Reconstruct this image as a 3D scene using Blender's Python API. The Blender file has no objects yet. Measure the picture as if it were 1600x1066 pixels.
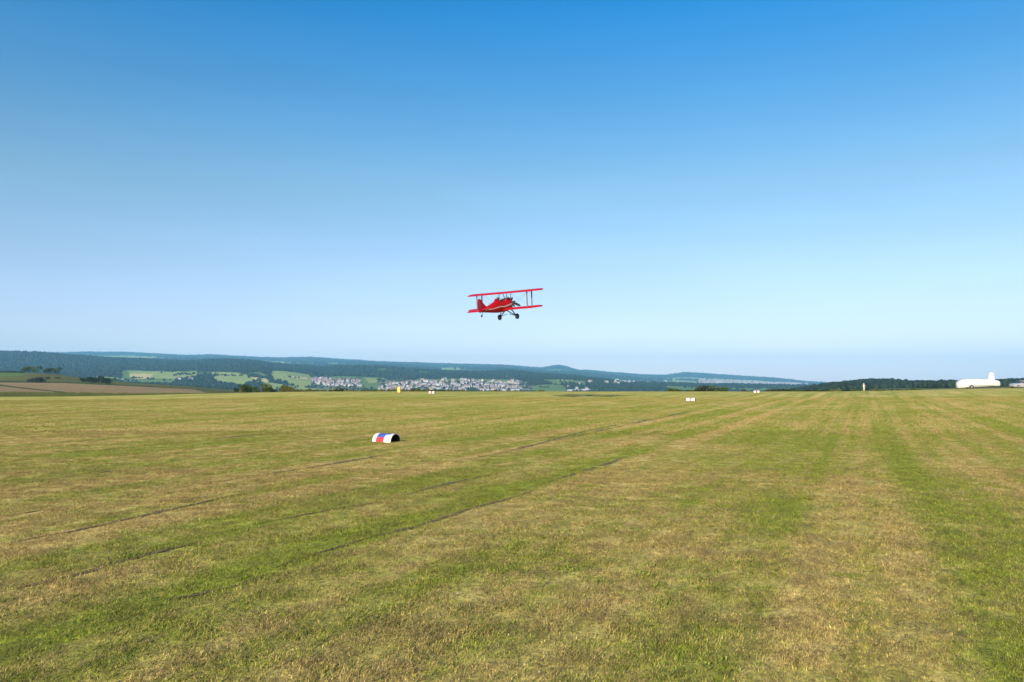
import bpy, bmesh, math, random
import numpy as np
from mathutils import Vector, Matrix, Euler
R = math.radians
random.seed(7); rng = np.random.default_rng(7)
S = bpy.context.scene
COL = S.collection

# ------------------------------------------------------------------ camera
EYE = 1.7
F = 28 / 36 * 1600                      # focal length in photograph pixels
HORIZON = 598.0
PITCH = math.atan((HORIZON - 533) / F)
cam_d = bpy.data.cameras.new('camera'); cam = bpy.data.objects.new('camera', cam_d); COL.objects.link(cam)
cam_d.lens = 28; cam_d.sensor_width = 36; cam_d.clip_start = 0.1; cam_d.clip_end = 60000
cam.location = (0, 0, EYE); cam.rotation_euler = (R(90) + PITCH, 0, 0)
S.camera = cam

# ------------------------------------------------------------------ sky and sun
SUN_EL, SUN_AZ = R(21), R(25)        # light travels 25 deg right of straight ahead
w = bpy.data.worlds.new('World'); S.world = w; w.use_nodes = True
nt = w.node_tree; nt.nodes.clear()
sky = nt.nodes.new('ShaderNodeTexSky'); sky.sky_type = 'NISHITA'; sky.sun_disc = False
sky.sun_elevation = SUN_EL; sky.sun_rotation = math.pi + SUN_AZ
sky.altitude = 300; sky.air_density = 1.0; sky.dust_density = 0.3; sky.ozone_density = 3.0
hs = nt.nodes.new('ShaderNodeHueSaturation'); hs.inputs['Saturation'].default_value = 1.12
bg = nt.nodes.new('ShaderNodeBackground'); bg.inputs['Strength'].default_value = 0.073
wo = nt.nodes.new('ShaderNodeOutputWorld')
# the clear summer sky deepens quickly above the pale horizon
tcw = nt.nodes.new('ShaderNodeTexCoord'); sxw = nt.nodes.new('ShaderNodeSeparateXYZ'); rpw = nt.nodes.new('ShaderNodeValToRGB'); mxw = nt.nodes.new('ShaderNodeMix')
nt.links.new(tcw.outputs['Generated'], sxw.inputs[0]); nt.links.new(sxw.outputs[2], rpw.inputs[0])
SKY_TINT = [(0.0, (.95, .79, .98)), (.05, (1.03, .81, .94)), (.14, (1.12, .89, .88)), (.233, (1.00, .94, .82)), (.34, (.50, .88, .94)), (.434, (.09, .80, 1.04)), (.62, (.06, .62, 1.0))]
while len(rpw.color_ramp.elements) < len(SKY_TINT): rpw.color_ramp.elements.new(0.5)
for e_, (p_, c_) in zip(rpw.color_ramp.elements, SKY_TINT): e_.position = p_
for e_, (p_, c_) in zip(rpw.color_ramp.elements, SKY_TINT): e_.color = (*c_, 1)
mxw.data_type = 'RGBA'; mxw.blend_type = 'MULTIPLY'; mxw.inputs['Factor'].default_value = 1.0
nt.links.new(hs.outputs[0], mxw.inputs['A']); nt.links.new(rpw.outputs[0], mxw.inputs['B'])
mpw = nt.nodes.new('ShaderNodeMapping'); mpw.inputs['Scale'].default_value = (2.0, 2.0, 16.0); nzw = nt.nodes.new('ShaderNodeTexNoise'); nzw.inputs['Detail'].default_value = 5; nzw.inputs['Scale'].default_value = 1.4
rgw = nt.nodes.new('ShaderNodeMapRange'); rgw.inputs['From Min'].default_value = .35; rgw.inputs['From Max'].default_value = .75; rgw.inputs['To Min'].default_value = .985; rgw.inputs['To Max'].default_value = 1.05
hv2 = nt.nodes.new('ShaderNodeHueSaturation'); nt.links.new(tcw.outputs['Generated'], mpw.inputs[0]); nt.links.new(mpw.outputs[0], nzw.inputs['Vector']); nt.links.new(nzw.outputs['Fac'], rgw.inputs['Value'])
nt.links.new(rgw.outputs[0], hv2.inputs['Value']); nt.links.new(mxw.outputs['Result'], hv2.inputs['Color'])
nt.links.new(sky.outputs[0], hs.inputs['Color']); nt.links.new(hv2.outputs[0], bg.inputs[0]); nt.links.new(bg.outputs[0], wo.inputs[0])
sd = bpy.data.lights.new('sun', 'SUN'); sun = bpy.data.objects.new('sun', sd); COL.objects.link(sun)
sd.energy = 4.8; sd.angle = R(0.53); sd.color = (1.0, 0.86, 0.68)
ldir = Vector((math.sin(SUN_AZ) * math.cos(SUN_EL), math.cos(SUN_AZ) * math.cos(SUN_EL), -math.sin(SUN_EL)))
sun.rotation_euler = ldir.to_track_quat('-Z', 'Y').to_euler()
sun.location = (0, 0, 50)
S.view_settings.view_transform = 'Standard'; S.view_settings.look = 'None'
S.view_settings.gamma = 1; S.view_settings.use_curve_mapping = False
S.view_settings.exposure = 1.2
HAZE_DENSITY = 7e-5
S.cycles.volume_bounces = 1
S.cycles.max_bounces = 6

# ------------------------------------------------------------------ helpers
def ray(px, py):
    """direction (x, z) per metre forward for a place of the photograph"""
    px = np.asarray(px, float); py = np.asarray(py, float)
    a = (px - 800) / F; b = (533 - py) / F
    yf = math.cos(PITCH) - b * math.sin(PITCH)
    zf = math.sin(PITCH) + b * math.cos(PITCH)
    return a / yf, zf / yf
def P(px, py, Y):
    x, z = ray(px, py)
    return Vector((float(x) * Y, Y, EYE + float(z) * Y))
def sst(a, b, x):
    t = np.clip((x - a) / (b - a), 0, 1); return t * t * (3 - 2 * t)
def hermite(xs, ys, x):
    xs = np.asarray(xs, float); ys = np.asarray(ys, float)
    m = np.gradient(ys, xs); i = np.clip(np.searchsorted(xs, x) - 1, 0, len(xs) - 2)
    h = xs[i + 1] - xs[i]; t = np.clip((x - xs[i]) / h, 0, 1)
    return ((2*t**3 - 3*t**2 + 1) * ys[i] + (t**3 - 2*t**2 + t) * h * m[i] + (-2*t**3 + 3*t**2) * ys[i+1] + (t**3 - t**2) * h * m[i+1])
_perm = rng.random((256, 256))
def vnoise(x, y):
    x = np.asarray(x, float); y = np.asarray(y, float)
    xi = np.floor(x).astype(int); yi = np.floor(y).astype(int); fx = x - xi; fy = y - yi
    fx = fx * fx * (3 - 2 * fx); fy = fy * fy * (3 - 2 * fy)
    g = lambda a, b: _perm[a % 256, b % 256]
    return (g(xi, yi) * (1 - fx) + g(xi + 1, yi) * fx) * (1 - fy) + (g(xi, yi + 1) * (1 - fx) + g(xi + 1, yi + 1) * fx) * fy
def fbm(x, y, o=4):
    s = 0; a = 0.5; t = 0
    for k in range(o):
        s = s + a * vnoise(x * 2**k + 17 * k, y * 2**k + 31 * k); t += a; a *= 0.5
    return s / t

FY = [0, 10, 23, 45, 62, 76, 93, 130, 180, 235, 300]
FZ = [0, 0.0, 0.0, 0.14, 0.25, 0.21, 0.45, 0.22, -0.33, -1.25, -2.9]
CPX = [-400, 0, 100, 200, 300, 400, 500, 1000, 1300, 1400, 1500, 1600, 2000]
CPY = [626, 622, 621, 619, 616, 613.5, 612, 612, 612, 610.5, 608, 606.5, 600]
def zfield(X, Y):
    X = np.asarray(X, float); Y = np.asarray(Y, float)
    b = hermite(FY, FZ, np.clip(Y, 0, 300))
    px = 800 + F * X / np.maximum(Y, 5)
    t = np.interp(px, CPX, CPY)
    b = b - sst(30, 140, Y) * (t - 612) / F * Y
    return b + 0.05 * (fbm(X * 0.13 + 9, Y * 0.13 + 4, 3) - 0.5) * sst(-5, 5, Y)
def ground(px, py):
    """point of the flying field seen at a place of the photograph"""
    x, z = ray(px, py); Y = np.linspace(3, 185, 4000)
    d = (EYE + z * Y) - zfield(x * Y, Y)
    i = np.argmax(d <= 0) if (d <= 0).any() else len(Y) - 1
    Yk = Y[i]; X = float(x) * Yk
    return Vector((X, Yk, float(zfield(X, Yk))))

def tag(o, label=None, cat=None, group=None, kind=None):
    if label: o['label'] = label
    if cat: o['category'] = cat
    if group: o['group'] = group
    if kind: o['kind'] = kind
    return o
def empty(name, loc, rz=0, **k):
    o = bpy.data.objects.new(name, None); COL.objects.link(o); o.location = loc; o.rotation_euler = (0, 0, rz)
    o.empty_display_size = 0.2
    return tag(o, **k)
def mesh_obj(name, verts, faces, mats, parent=None, mi=None, smooth=False, **k):
    me = bpy.data.meshes.new(name); me.from_pydata([tuple(v) for v in verts], [], faces)
    if not isinstance(mats, (list, tuple)): mats = [mats]
    for m in mats: me.materials.append(m)
    if mi is not None: me.polygons.foreach_set('material_index', np.asarray(mi, dtype=np.int32))
    if smooth: me.polygons.foreach_set('use_smooth', np.ones(len(me.polygons), dtype=bool))
    me.update()
    o = bpy.data.objects.new(name, me); COL.objects.link(o); o.parent = parent
    return tag(o, **k)
def big_mesh(name, V, Q):
    me = bpy.data.meshes.new(name); n = len(V); m = len(Q); c = Q.shape[1]
    me.vertices.add(n); me.vertices.foreach_set('co', np.ascontiguousarray(V, dtype=np.float32).ravel())
    me.loops.add(m * c); me.loops.foreach_set('vertex_index', np.ascontiguousarray(Q, dtype=np.int32).ravel())
    me.polygons.add(m); me.polygons.foreach_set('loop_start', np.arange(0, m * c, c, dtype=np.int32))
    me.update(calc_edges=True); me.validate()
    return me
class MB:
    """collects shapes into one mesh"""
    def __init__(s): s.v = []; s.f = []; s.m = []
    def add(s, vs, fs, mi=0, M=None):
        b = len(s.v)
        for v in vs: s.v.append((M @ Vector(v)) if M else Vector(v))
        for f in fs: s.f.append([b + i for i in f]); s.m.append(mi)
    def box(s, c, d, rot=None, mi=0, bev=0.0):
        x, y, z = [k / 2 for k in d]
        T = Matrix.Translation(c) @ (Euler(rot).to_matrix().to_4x4() if rot else Matrix())
        if bev:
            bm = bmesh.new(); bmesh.ops.create_cube(bm, size=1)
            bmesh.ops.scale(bm, vec=d, verts=bm.verts); bmesh.ops.bevel(bm, geom=bm.edges[:], offset=bev, segments=2, affect='EDGES')
            bm.verts.ensure_lookup_table()
            s.add([v.co.copy() for v in bm.verts], [[v.index for v in f.verts] for f in bm.faces], mi, T); bm.free(); return
        vs = [(a * x, b * y, e * z) for a in (-1, 1) for b in (-1, 1) for e in (-1, 1)]
        s.add(vs, [(0,1,3,2), (4,6,7,5), (0,4,5,1), (2,3,7,6), (0,2,6,4), (1,5,7,3)], mi, T)
    def loft(s, rings, mi=0, cap=True, mis=None):
        b = len(s.v); n = len(rings[0])
        for r in rings:
            for v in r: s.v.append(Vector(v))
        for i in range(len(rings) - 1):
            for j in range(n):
                s.f.append([b + i*n + j, b + i*n + (j+1) % n, b + (i+1)*n + (j+1) % n, b + (i+1)*n + j])
                s.m.append(mis(i, j) if mis else mi)
        if cap:
            s.f.append([b + j for j in range(n)][::-1]); s.m.append(mis(0, 0) if mis else mi)
            s.f.append([b + (len(rings)-1)*n + j for j in range(n)]); s.m.append(mis(len(rings)-2, 0) if mis else mi)
    def tube(s, a, b, r0, r1=None, n=8, mi=0, flat=1.0, up=(0, 0, 1)):
        a = Vector(a); b = Vector(b); r1 = r0 if r1 is None else r1
        d = (b - a).normalized(); u = Vector(up)
        if abs(d.dot(u)) > 0.98: u = Vector((1, 0, 0))
        x = d.cross(u).normalized(); y = x.cross(d)
        rg = lambda c, r: [c + (x * math.cos(t) * flat + y * math.sin(t)) * r for t in [2*math.pi*k/n for k in range(n)]]
        s.loft([rg(a, r0), rg(b, r1)], mi)
    def lathe(s, prof, n=20, mi=0, M=None):
        """profile of (radius, z)"""
        b = len(s.v)
        for (r, z) in prof:
            for k in range(n):
                t = 2*math.pi*k/n; v = Vector((r*math.cos(t), r*math.sin(t), z)); s.v.append(M @ v if M else v)
        for i in range(len(prof) - 1):
            for k in range(n):
                s.f.append([b+i*n+k, b+i*n+(k+1) % n, b+(i+1)*n+(k+1) % n, b+(i+1)*n+k]); s.m.append(mi)
    def build(s, name, mats, parent=None, smooth=False, **k):
        o = mesh_obj(name, s.v, s.f, mats, parent, s.m, smooth, **k)
        bm = bmesh.new(); bm.from_mesh(o.data); bmesh.ops.recalc_face_normals(bm, faces=bm.faces); bm.to_mesh(o.data); bm.free()
        if smooth:
            try: o.data.set_sharp_from_angle(angle=R(38))
            except Exception: pass
        return o
def copy_tree(o, parent=None):
    c = o.copy(); COL.objects.link(c); c.parent = parent
    for ch in list(o.children): copy_tree(ch, c)
    return c

# ------------------------------------------------------------------ materials
def mat(name, col, rough=0.6, metal=0.0, spec=0.5, coat=0.0, var=0.0, vscale=6.0, bump=0.0):
    m = bpy.data.materials.new(name); m.use_nodes = True; n = m.node_tree.nodes; l = m.node_tree.links
    b = n['Principled BSDF']; b.inputs['Roughness'].default_value = rough; b.inputs['Metallic'].default_value = metal
    b.inputs['Specular IOR Level'].default_value = spec; b.inputs['Coat Weight'].default_value = coat
    b.inputs['Base Color'].default_value = (*col, 1)
    if var or bump:
        tc = n.new('ShaderNodeTexCoord'); no = n.new('ShaderNodeTexNoise'); no.inputs['Scale'].default_value = vscale; no.inputs['Detail'].default_value = 5
        l.new(tc.outputs['Object'], no.inputs['Vector'])
        if var:
            mr = n.new('ShaderNodeMapRange'); mr.inputs['From Min'].default_value = 0.3; mr.inputs['From Max'].default_value = 0.7
            mr.inputs['To Min'].default_value = 1 - var; mr.inputs['To Max'].default_value = 1 + var
            hv = n.new('ShaderNodeHueSaturation'); hv.inputs['Color'].default_value = (*col, 1)
            l.new(no.outputs['Fac'], mr.inputs['Value']); l.new(mr.outputs[0], hv.inputs['Value']); l.new(hv.outputs[0], b.inputs['Base Color'])
        if bump:
            bp = n.new('ShaderNodeBump'); bp.inputs['Strength'].default_value = bump; bp.inputs['Distance'].default_value = 0.02
            l.new(no.outputs['Fac'], bp.inputs['Height']); l.new(bp.outputs[0], b.inputs['Normal'])
    return m
M_red = mat('red_fabric_paint', (0.35, 0.002, 0.006), 0.5, spec=0.15, coat=0.05, var=0.08, vscale=3)
M_red2 = mat('red_cowl_paint', (0.27, 0.004, 0.014), 0.38, coat=0.2, var=0.08)
M_cream = mat('cream_stripe', (0.50, 0.38, 0.34), 0.4, var=0.06)
M_black = mat('black_rubber', (0.012, 0.012, 0.014), 0.7, var=0.2)
M_prop = mat('dark_propeller', (0.008, 0.008, 0.010), 0.7, spec=0.2)
M_grey = mat('grey_strut', (0.09, 0.085, 0.095), 0.45, var=0.1)
M_alu = mat('aluminium', (0.45, 0.45, 0.47), 0.35, metal=0.8, var=0.15, vscale=12)
M_iron = mat('dark_iron', (0.05, 0.045, 0.05), 0.5, metal=0.5, var=0.3, vscale=20)
M_white = mat('white_gelcoat', (0.42, 0.42, 0.42), 0.4, coat=0.3, var=0.05, vscale=1.5)
M_shell = mat('white_marker_paint', (0.55, 0.54, 0.52), 0.6, var=0.16, vscale=9)
M_mred = mat('red_marker_paint', (0.36, 0.02, 0.025), 0.6, var=0.12, vscale=9)
M_fred = mat('faded_red_marker_paint', (0.36, 0.15, 0.12), 0.6, var=0.12, vscale=9)
M_mblue = mat('blue_marker_paint', (0.03, 0.075, 0.30), 0.55, var=0.12, vscale=9)
M_sky = mat('pale_blue_marker_paint', (0.32, 0.44, 0.60), 0.6, var=0.1, vscale=9)
M_inshade = mat('marker_shaded_inside', (0.02, 0.018, 0.02), 0.8, var=0.2)  # near-black: dark barrel inside, with the shade of the hollow put into its colour
M_yellow = mat('yellow_board', (0.70, 0.42, 0.04), 0.55, var=0.08)
M_wood = mat('dark_wood', (0.10, 0.07, 0.04), 0.8, var=0.2)
M_glass = mat('dark_glass', (0.02, 0.025, 0.03), 0.1)
M_scr = mat('clear_windscreen', (0.8, 0.85, 0.88), 0.05); M_scr.node_tree.nodes['Principled BSDF'].inputs['Transmission Weight'].default_value = 0.95; M_scr.node_tree.nodes['Principled BSDF'].inputs['IOR'].default_value = 1.1
M_car = mat('silver_car_paint', (0.32, 0.32, 0.35), 0.3, metal=0.3, coat=0.6)
M_lamp = mat('lamp_lens', (0.7, 0.3, 0.2), 0.25)
M_skin = mat('skin', (0.45, 0.26, 0.18), 0.6)
M_hair = mat('dark_helmet', (0.02, 0.018, 0.018), 0.5)
M_jacket = mat('dark_jacket', (0.03, 0.03, 0.04), 0.8, var=0.1)
M_shirt = mat('white_shirt', (0.45, 0.45, 0.43), 0.85, var=0.06)
M_trouser = mat('beige_trousers', (0.48, 0.42, 0.28), 0.85, var=0.08)
M_wall = mat('house_render', (0.30, 0.305, 0.32), 0.85, var=0.12, vscale=0.2)
M_wall2 = mat('house_render_grey', (0.20, 0.20, 0.22), 0.85, var=0.12, vscale=0.2)
M_roof = mat('slate_roof', (0.11, 0.10, 0.12), 0.7, var=0.2, vscale=0.5)
M_roof2 = mat('brown_tile_roof', (0.17, 0.115, 0.10), 0.8, var=0.2, vscale=0.5)
M_bark = mat('bark', (0.09, 0.065, 0.045), 0.9, var=0.2)

def foliage_mat(name, c1, c2, trans=0.25, rnd=True):
    m = bpy.data.materials.new(name); m.use_nodes = True; n = m.node_tree.nodes; l = m.node_tree.links
    b = n['Principled BSDF']; b.inputs['Roughness'].default_value = 0.7; b.inputs['Specular IOR Level'].default_value = 0.2
    oi = n.new('ShaderNodeObjectInfo'); g = n.new('ShaderNodeNewGeometry'); no = n.new('ShaderNodeTexNoise'); no.inputs['Scale'].default_value = 1.6
    tc = n.new('ShaderNodeTexCoord'); l.new(tc.outputs['Object'], no.inputs['Vector'])
    ad = n.new('ShaderNodeMath'); ad.operation = 'ADD'; l.new(oi.outputs['Random'], ad.inputs[0])
    l.new((g.outputs['Random Per Island'] if rnd else no.outputs['Fac']), ad.inputs[1])
    hv = n.new('ShaderNodeMath'); hv.operation = 'MULTIPLY'; hv.inputs[1].default_value = 0.5; l.new(ad.outputs[0], hv.inputs[0])
    mx = n.new('ShaderNodeMix'); mx.data_type = 'RGBA'; mx.inputs['A'].default_value = (*c1, 1); mx.inputs['B'].default_value = (*c2, 1)
    l.new(hv.outputs[0], mx.inputs['Factor']); l.new(mx.outputs['Result'], b.inputs['Base Color'])
    if trans:
        t = n.new('ShaderNodeBsdfTranslucent'); l.new(mx.outputs['Result'], t.inputs['Color'])
        ms = n.new('ShaderNodeMixShader'); ms.inputs[0].default_value = trans
        l.new(b.outputs[0], ms.inputs[1]); l.new(t.outputs[0], ms.inputs[2]); l.new(ms.outputs[0], n['Material Output'].inputs['Surface'])
    return m
M_bush = foliage_mat('bush_leaves', (0.030, 0.055, 0.012), (0.085, 0.12, 0.02))
M_olive = foliage_mat('olive_leaves', (0.07, 0.085, 0.015), (0.16, 0.16, 0.035))
M_darkbush = foliage_mat('dark_leaves', (0.018, 0.024, 0.010), (0.045, 0.055, 0.018))
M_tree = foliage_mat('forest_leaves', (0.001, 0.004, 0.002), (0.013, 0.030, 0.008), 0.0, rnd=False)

# --- mown field colour: one node group shared by the ground sheet and the grass blades
A = math.atan((1350 - 800) / F)            # direction of the mowing tracks
def u_of(px, py):
    g = ground(px, py); return g.x * math.cos(A) - g.y * math.sin(A)
RUT_LINES = [([(0,925),(100,903),(190,876),(290,853),(330,843)], .055, 1.0), ([(0,853),(50,842),(120,829),(195,811),(260,797),(360,777),(450,760)], .05, .8), ([(0,807),(40,801),(90,793)], .06, .9),
    ([(300,760),(425,740),(550,720),(635,705)], .065, .9), ([(380,826),(465,807),(510,797),(600,782),(695,757),(800,735)], .05, .8), ([(400,895),(490,865),(550,848),(625,828),(715,800),(800,777),(850,762)], .045, .8),
    ([(240,942),(350,918),(430,893)], .035, .5), ([(700,724),(800,705),(900,677),(1000,657)], .09, .9), ([(850,755),(920,733),(985,712)], .07, .9),
    ([(180,700),(330,686),(480,673)], .11, .6), ([(860,690),(980,664),(1090,640)], .12, .6), ([(0,760),(120,744),(230,730)], .07, .5)]
RUTS = [u_of(*l[0][len(l[0]) // 2]) for l in RUT_LINES[:9]]
def field_group():
    g = bpy.data.node_groups.new('field_patches', 'ShaderNodeTree')
    g.interface.new_socket('Green', in_out='OUTPUT', socket_type='NodeSocketFloat')
    g.interface.new_socket('Soil', in_out='OUTPUT', socket_type='NodeSocketFloat')
    g.interface.new_socket('Tone', in_out='OUTPUT', socket_type='NodeSocketFloat')
    n = g.nodes; l = g.links; go = n.new('NodeGroupOutput')
    geo = n.new('ShaderNodeNewGeometry'); sep = n.new('ShaderNodeSeparateXYZ'); l.new(geo.outputs['Position'], sep.inputs[0])
    def M(op, a, b=None, c=None, clamp=False):
        k = n.new('ShaderNodeMath'); k.operation = op; k.use_clamp = clamp
        for i, v in enumerate((a, b, c)):
            if v is None: continue
            if isinstance(v, (int, float)): k.inputs[i].default_value = v
            else: l.new(v, k.inputs[i])
        return k.outputs[0]
    X, Y = sep.outputs[0], sep.outputs[1]
    U = M('SUBTRACT', M('MULTIPLY', X, math.cos(A)), M('MULTIPLY', Y, math.sin(A)))
    V = M('ADD', M('MULTIPLY', X, math.sin(A)), M('MULTIPLY', Y, math.cos(A)))
    def noise(sx, sy, off, detail=4, rough=0.55):
        cb = n.new('ShaderNodeCombineXYZ'); l.new(M('MULTIPLY', U, sx), cb.inputs[0]); l.new(M('MULTIPLY', V, sy), cb.inputs[1]); cb.inputs[2].default_value = off
        t = n.new('ShaderNodeTexNoise'); t.inputs['Scale'].default_value = 1; t.inputs['Detail'].default_value = detail; t.inputs['Roughness'].default_value = rough
        l.new(cb.outputs[0], t.inputs['Vector']); return t.outputs['Fac']
    stripe = noise(0.75, 0.06, 3.1, 4)
    patch = noise(0.55, 0.30, 7.7, 5, 0.6)
    fine = noise(5.0, 3.2, 1.3, 4, 0.65)
    broad = noise(0.10, 0.03, 5.5, 3)
    band = noise(1.9, 0.022, 61.0, 3, 0.5)
    s = M('ADD', M('MULTIPLY', M('SUBTRACT', stripe, 0.5), 1.7), M('ADD', M('MULTIPLY', M('SUBTRACT', band, 0.5), 2.0), M('MULTIPLY', M('SUBTRACT', patch, 0.5), 2.1)))
    s = M('ADD', s, M('MULTIPLY', M('SUBTRACT', fine, 0.5), 1.3)); s = M('ADD', s, M('MULTIPLY', M('SUBTRACT', broad, 0.5), 1.2))
    # a dry band beside each rut
    Uw = M('ADD', U, M('MULTIPLY', M('SUBTRACT', noise(0.02, 0.35, 9.9, 3), 0.5), 0.5))
    for u0 in RUTS:
        db = M('SUBTRACT', 1, M('DIVIDE', M('ABSOLUTE', M('SUBTRACT', Uw, u0 + 0.42)), 0.42), clamp=True)
        s = M('SUBTRACT', s, M('MULTIPLY', db, 0.26))
        gb = M('SUBTRACT', 1, M('DIVIDE', M('ABSOLUTE', M('SUBTRACT', Uw, u0 - 0.6)), 0.6), clamp=True)
        s = M('ADD', s, M('MULTIPLY', gb, 0.10))
    bare = M('MULTIPLY', M('SUBTRACT', noise(0.8, 0.5, 33.0, 5, 0.6), 0.66), 5.0, clamp=True)
    soil = M('MULTIPLY', bare, 0.6)
    l.new(M('ADD', s, 0.55, clamp=True), go.inputs['Green']); l.new(M('MULTIPLY', soil, 1.4, clamp=True), go.inputs['Soil'])
    tone = M('ADD', M('MULTIPLY', noise(15, 13, 44.0, 4, 0.7), 0.7), M('MULTIPLY', noise(4.5, 2.6, 51.0, 4, 0.65), 0.3))
    mr = n.new('ShaderNodeMapRange'); mr.inputs['From Min'].default_value = 0.36; mr.inputs['From Max'].default_value = 0.62; mr.inputs['To Min'].default_value = 0.50; mr.inputs['To Max'].default_value = 1.42
    l.new(tone, mr.inputs['Value']); l.new(mr.outputs[0], go.inputs['Tone'])
    return g
FG = field_group()
def mixc(n, l, fac, a, b):
    k = n.new('ShaderNodeMix'); k.data_type = 'RGBA'
    for s, v in (('Factor', fac), ('A', a), ('B', b)):
        if isinstance(v, float): k.inputs[s].default_value = v
        elif isinstance(v, tuple): k.inputs[s].default_value = (*v, 1)
        else: l.new(v, k.inputs[s])
    return k.outputs['Result']
GREEN, GREEN2, STRAW, BROWN = (0.12, 0.185, 0.012), (0.36, 0.385, 0.05), (0.62, 0.50, 0.165), (0.29, 0.21, 0.07)
def field_mat():
    m = bpy.data.materials.new('mown_field'); m.use_nodes = True; n = m.node_tree.nodes; l = m.node_tree.links
    b = n['Principled BSDF']; b.inputs['Roughness'].default_value = 0.9; b.inputs['Specular IOR Level'].default_value = 0.1
    g = n.new('ShaderNodeGroup'); g.node_tree = FG
    geo = n.new('ShaderNodeNewGeometry')
    t = n.new('ShaderNodeTexNoise'); t.inputs['Scale'].default_value = 9; t.inputs['Detail'].default_value = 8; t.inputs['Roughness'].default_value = 0.75
    l.new(geo.outputs['Position'], t.inputs['Vector'])
    t2 = n.new('ShaderNodeTexNoise'); t2.inputs['Scale'].default_value = 1.1; t2.inputs['Detail'].default_value = 6; l.new(geo.outputs['Position'], t2.inputs['Vector'])
    c1 = mixc(n, l, t.outputs['Fac'], GREEN, GREEN2); c2 = mixc(n, l, t.outputs['Fac'], BROWN, STRAW)
    c2b = mixc(n, l, t2.outputs['Fac'], c2, STRAW)
    c = mixc(n, l, g.outputs['Green'], c2b, c1)
    # gaps between the tufts show dark thatch
    t3 = n.new('ShaderNodeTexNoise'); t3.inputs['Scale'].default_value = 22; t3.inputs['Detail'].default_value = 6; t3.inputs['Roughness'].default_value = 0.8; l.new(geo.outputs['Position'], t3.inputs['Vector'])
    t4 = n.new('ShaderNodeTexNoise'); t4.inputs['Scale'].default_value = 3.2; t4.inputs['Detail'].default_value = 7; t4.inputs['Roughness'].default_value = 0.75; l.new(geo.outputs['Position'], t4.inputs['Vector'])
    av = n.new('ShaderNodeMath'); av.operation = 'MULTIPLY_ADD'; av.inputs[1].default_value = 0.5; l.new(t4.outputs['Fac'], av.inputs[0])
    hv_ = n.new('ShaderNodeMath'); hv_.operation = 'MULTIPLY'; hv_.inputs[1].default_value = 0.5; l.new(t3.outputs['Fac'], hv_.inputs[0]); l.new(hv_.outputs[0], av.inputs[2])
    gp = n.new('ShaderNodeMapRange'); gp.inputs['From Min'].default_value = 0.50; gp.inputs['From Max'].default_value = 0.36; gp.inputs['To Max'].default_value = 0.8; l.new(av.outputs[0], gp.inputs['Value'])
    c = mixc(n, l, gp.outputs[0], c, (0.10, 0.085, 0.035))
    c = mixc(n, l, g.outputs['Soil'], c, (0.085, 0.055, 0.03))
    tn = n.new('ShaderNodeHueSaturation'); l.new(c, tn.inputs['Color']); l.new(g.outputs['Tone'], tn.inputs['Value']); l.new(tn.outputs[0], b.inputs['Base Color'])
    bp = n.new('ShaderNodeBump'); bp.inputs['Strength'].default_value = 0.8; bp.inputs['Distance'].default_value = 0.05
    l.new(av.outputs[0], bp.inputs['Height']); l.new(bp.outputs[0], b.inputs['Normal'])
    return m
def blade_mat(name, dry):
    m = bpy.data.materials.new(name); m.use_nodes = True; n = m.node_tree.nodes; l = m.node_tree.links
    b = n['Principled BSDF']; b.inputs['Roughness'].default_value = 0.55; b.inputs['Specular IOR Level'].default_value = 0.25
    g = n.new('ShaderNodeGroup'); g.node_tree = FG; geo = n.new('ShaderNodeNewGeometry'); oi = n.new('ShaderNodeObjectInfo')
    rnd = geo.outputs['Random Per Island']
    cg = mixc(n, l, rnd, (0.10, 0.15, 0.012), (0.31, 0.325, 0.045)); cs = mixc(n, l, rnd, (0.20, 0.143, 0.053), (0.52, 0.405, 0.145))
    # share of green blades follows the patch, blade by blade
    k = n.new('ShaderNodeMath'); k.operation = 'MULTIPLY'; k.inputs[1].default_value = 7.31; l.new(rnd, k.inputs[0])
    fr = n.new('ShaderNodeMath'); fr.operation = 'FRACT'; l.new(k.outputs[0], fr.inputs[0])
    s = n.new('ShaderNodeMath'); s.operation = 'SUBTRACT'; l.new(g.outputs['Green'], s.inputs[0]); l.new(fr.outputs[0], s.inputs[1])
    s2 = n.new('ShaderNodeMath'); s2.operation = 'MULTIPLY_ADD'; s2.use_clamp = True; s2.inputs[1].default_value = 2.2; s2.inputs[2].default_value = 0.5 - dry; l.new(s.outputs[0], s2.inputs[0])
    c = mixc(n, l, s2.outputs[0], cs, cg)
    tn = n.new('ShaderNodeHueSaturation'); l.new(c, tn.inputs['Color']); l.new(g.outputs['Tone'], tn.inputs['Value']); c = tn.outputs[0]
    l.new(c, b.inputs['Base Color'])
    t = n.new('ShaderNodeBsdfTranslucent'); l.new(c, t.inputs['Color']); ms = n.new('ShaderNodeMixShader'); ms.inputs[0].default_value = 0.3
    l.new(b.outputs[0], ms.inputs[1]); l.new(t.outputs[0], ms.inputs[2]); l.new(ms.outputs[0], n['Material Output'].inputs['Surface'])
    return m
M_field = field_mat(); M_blade = blade_mat('grass_blade', 0.0); M_dry = blade_mat('dry_blade', 0.7)

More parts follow.
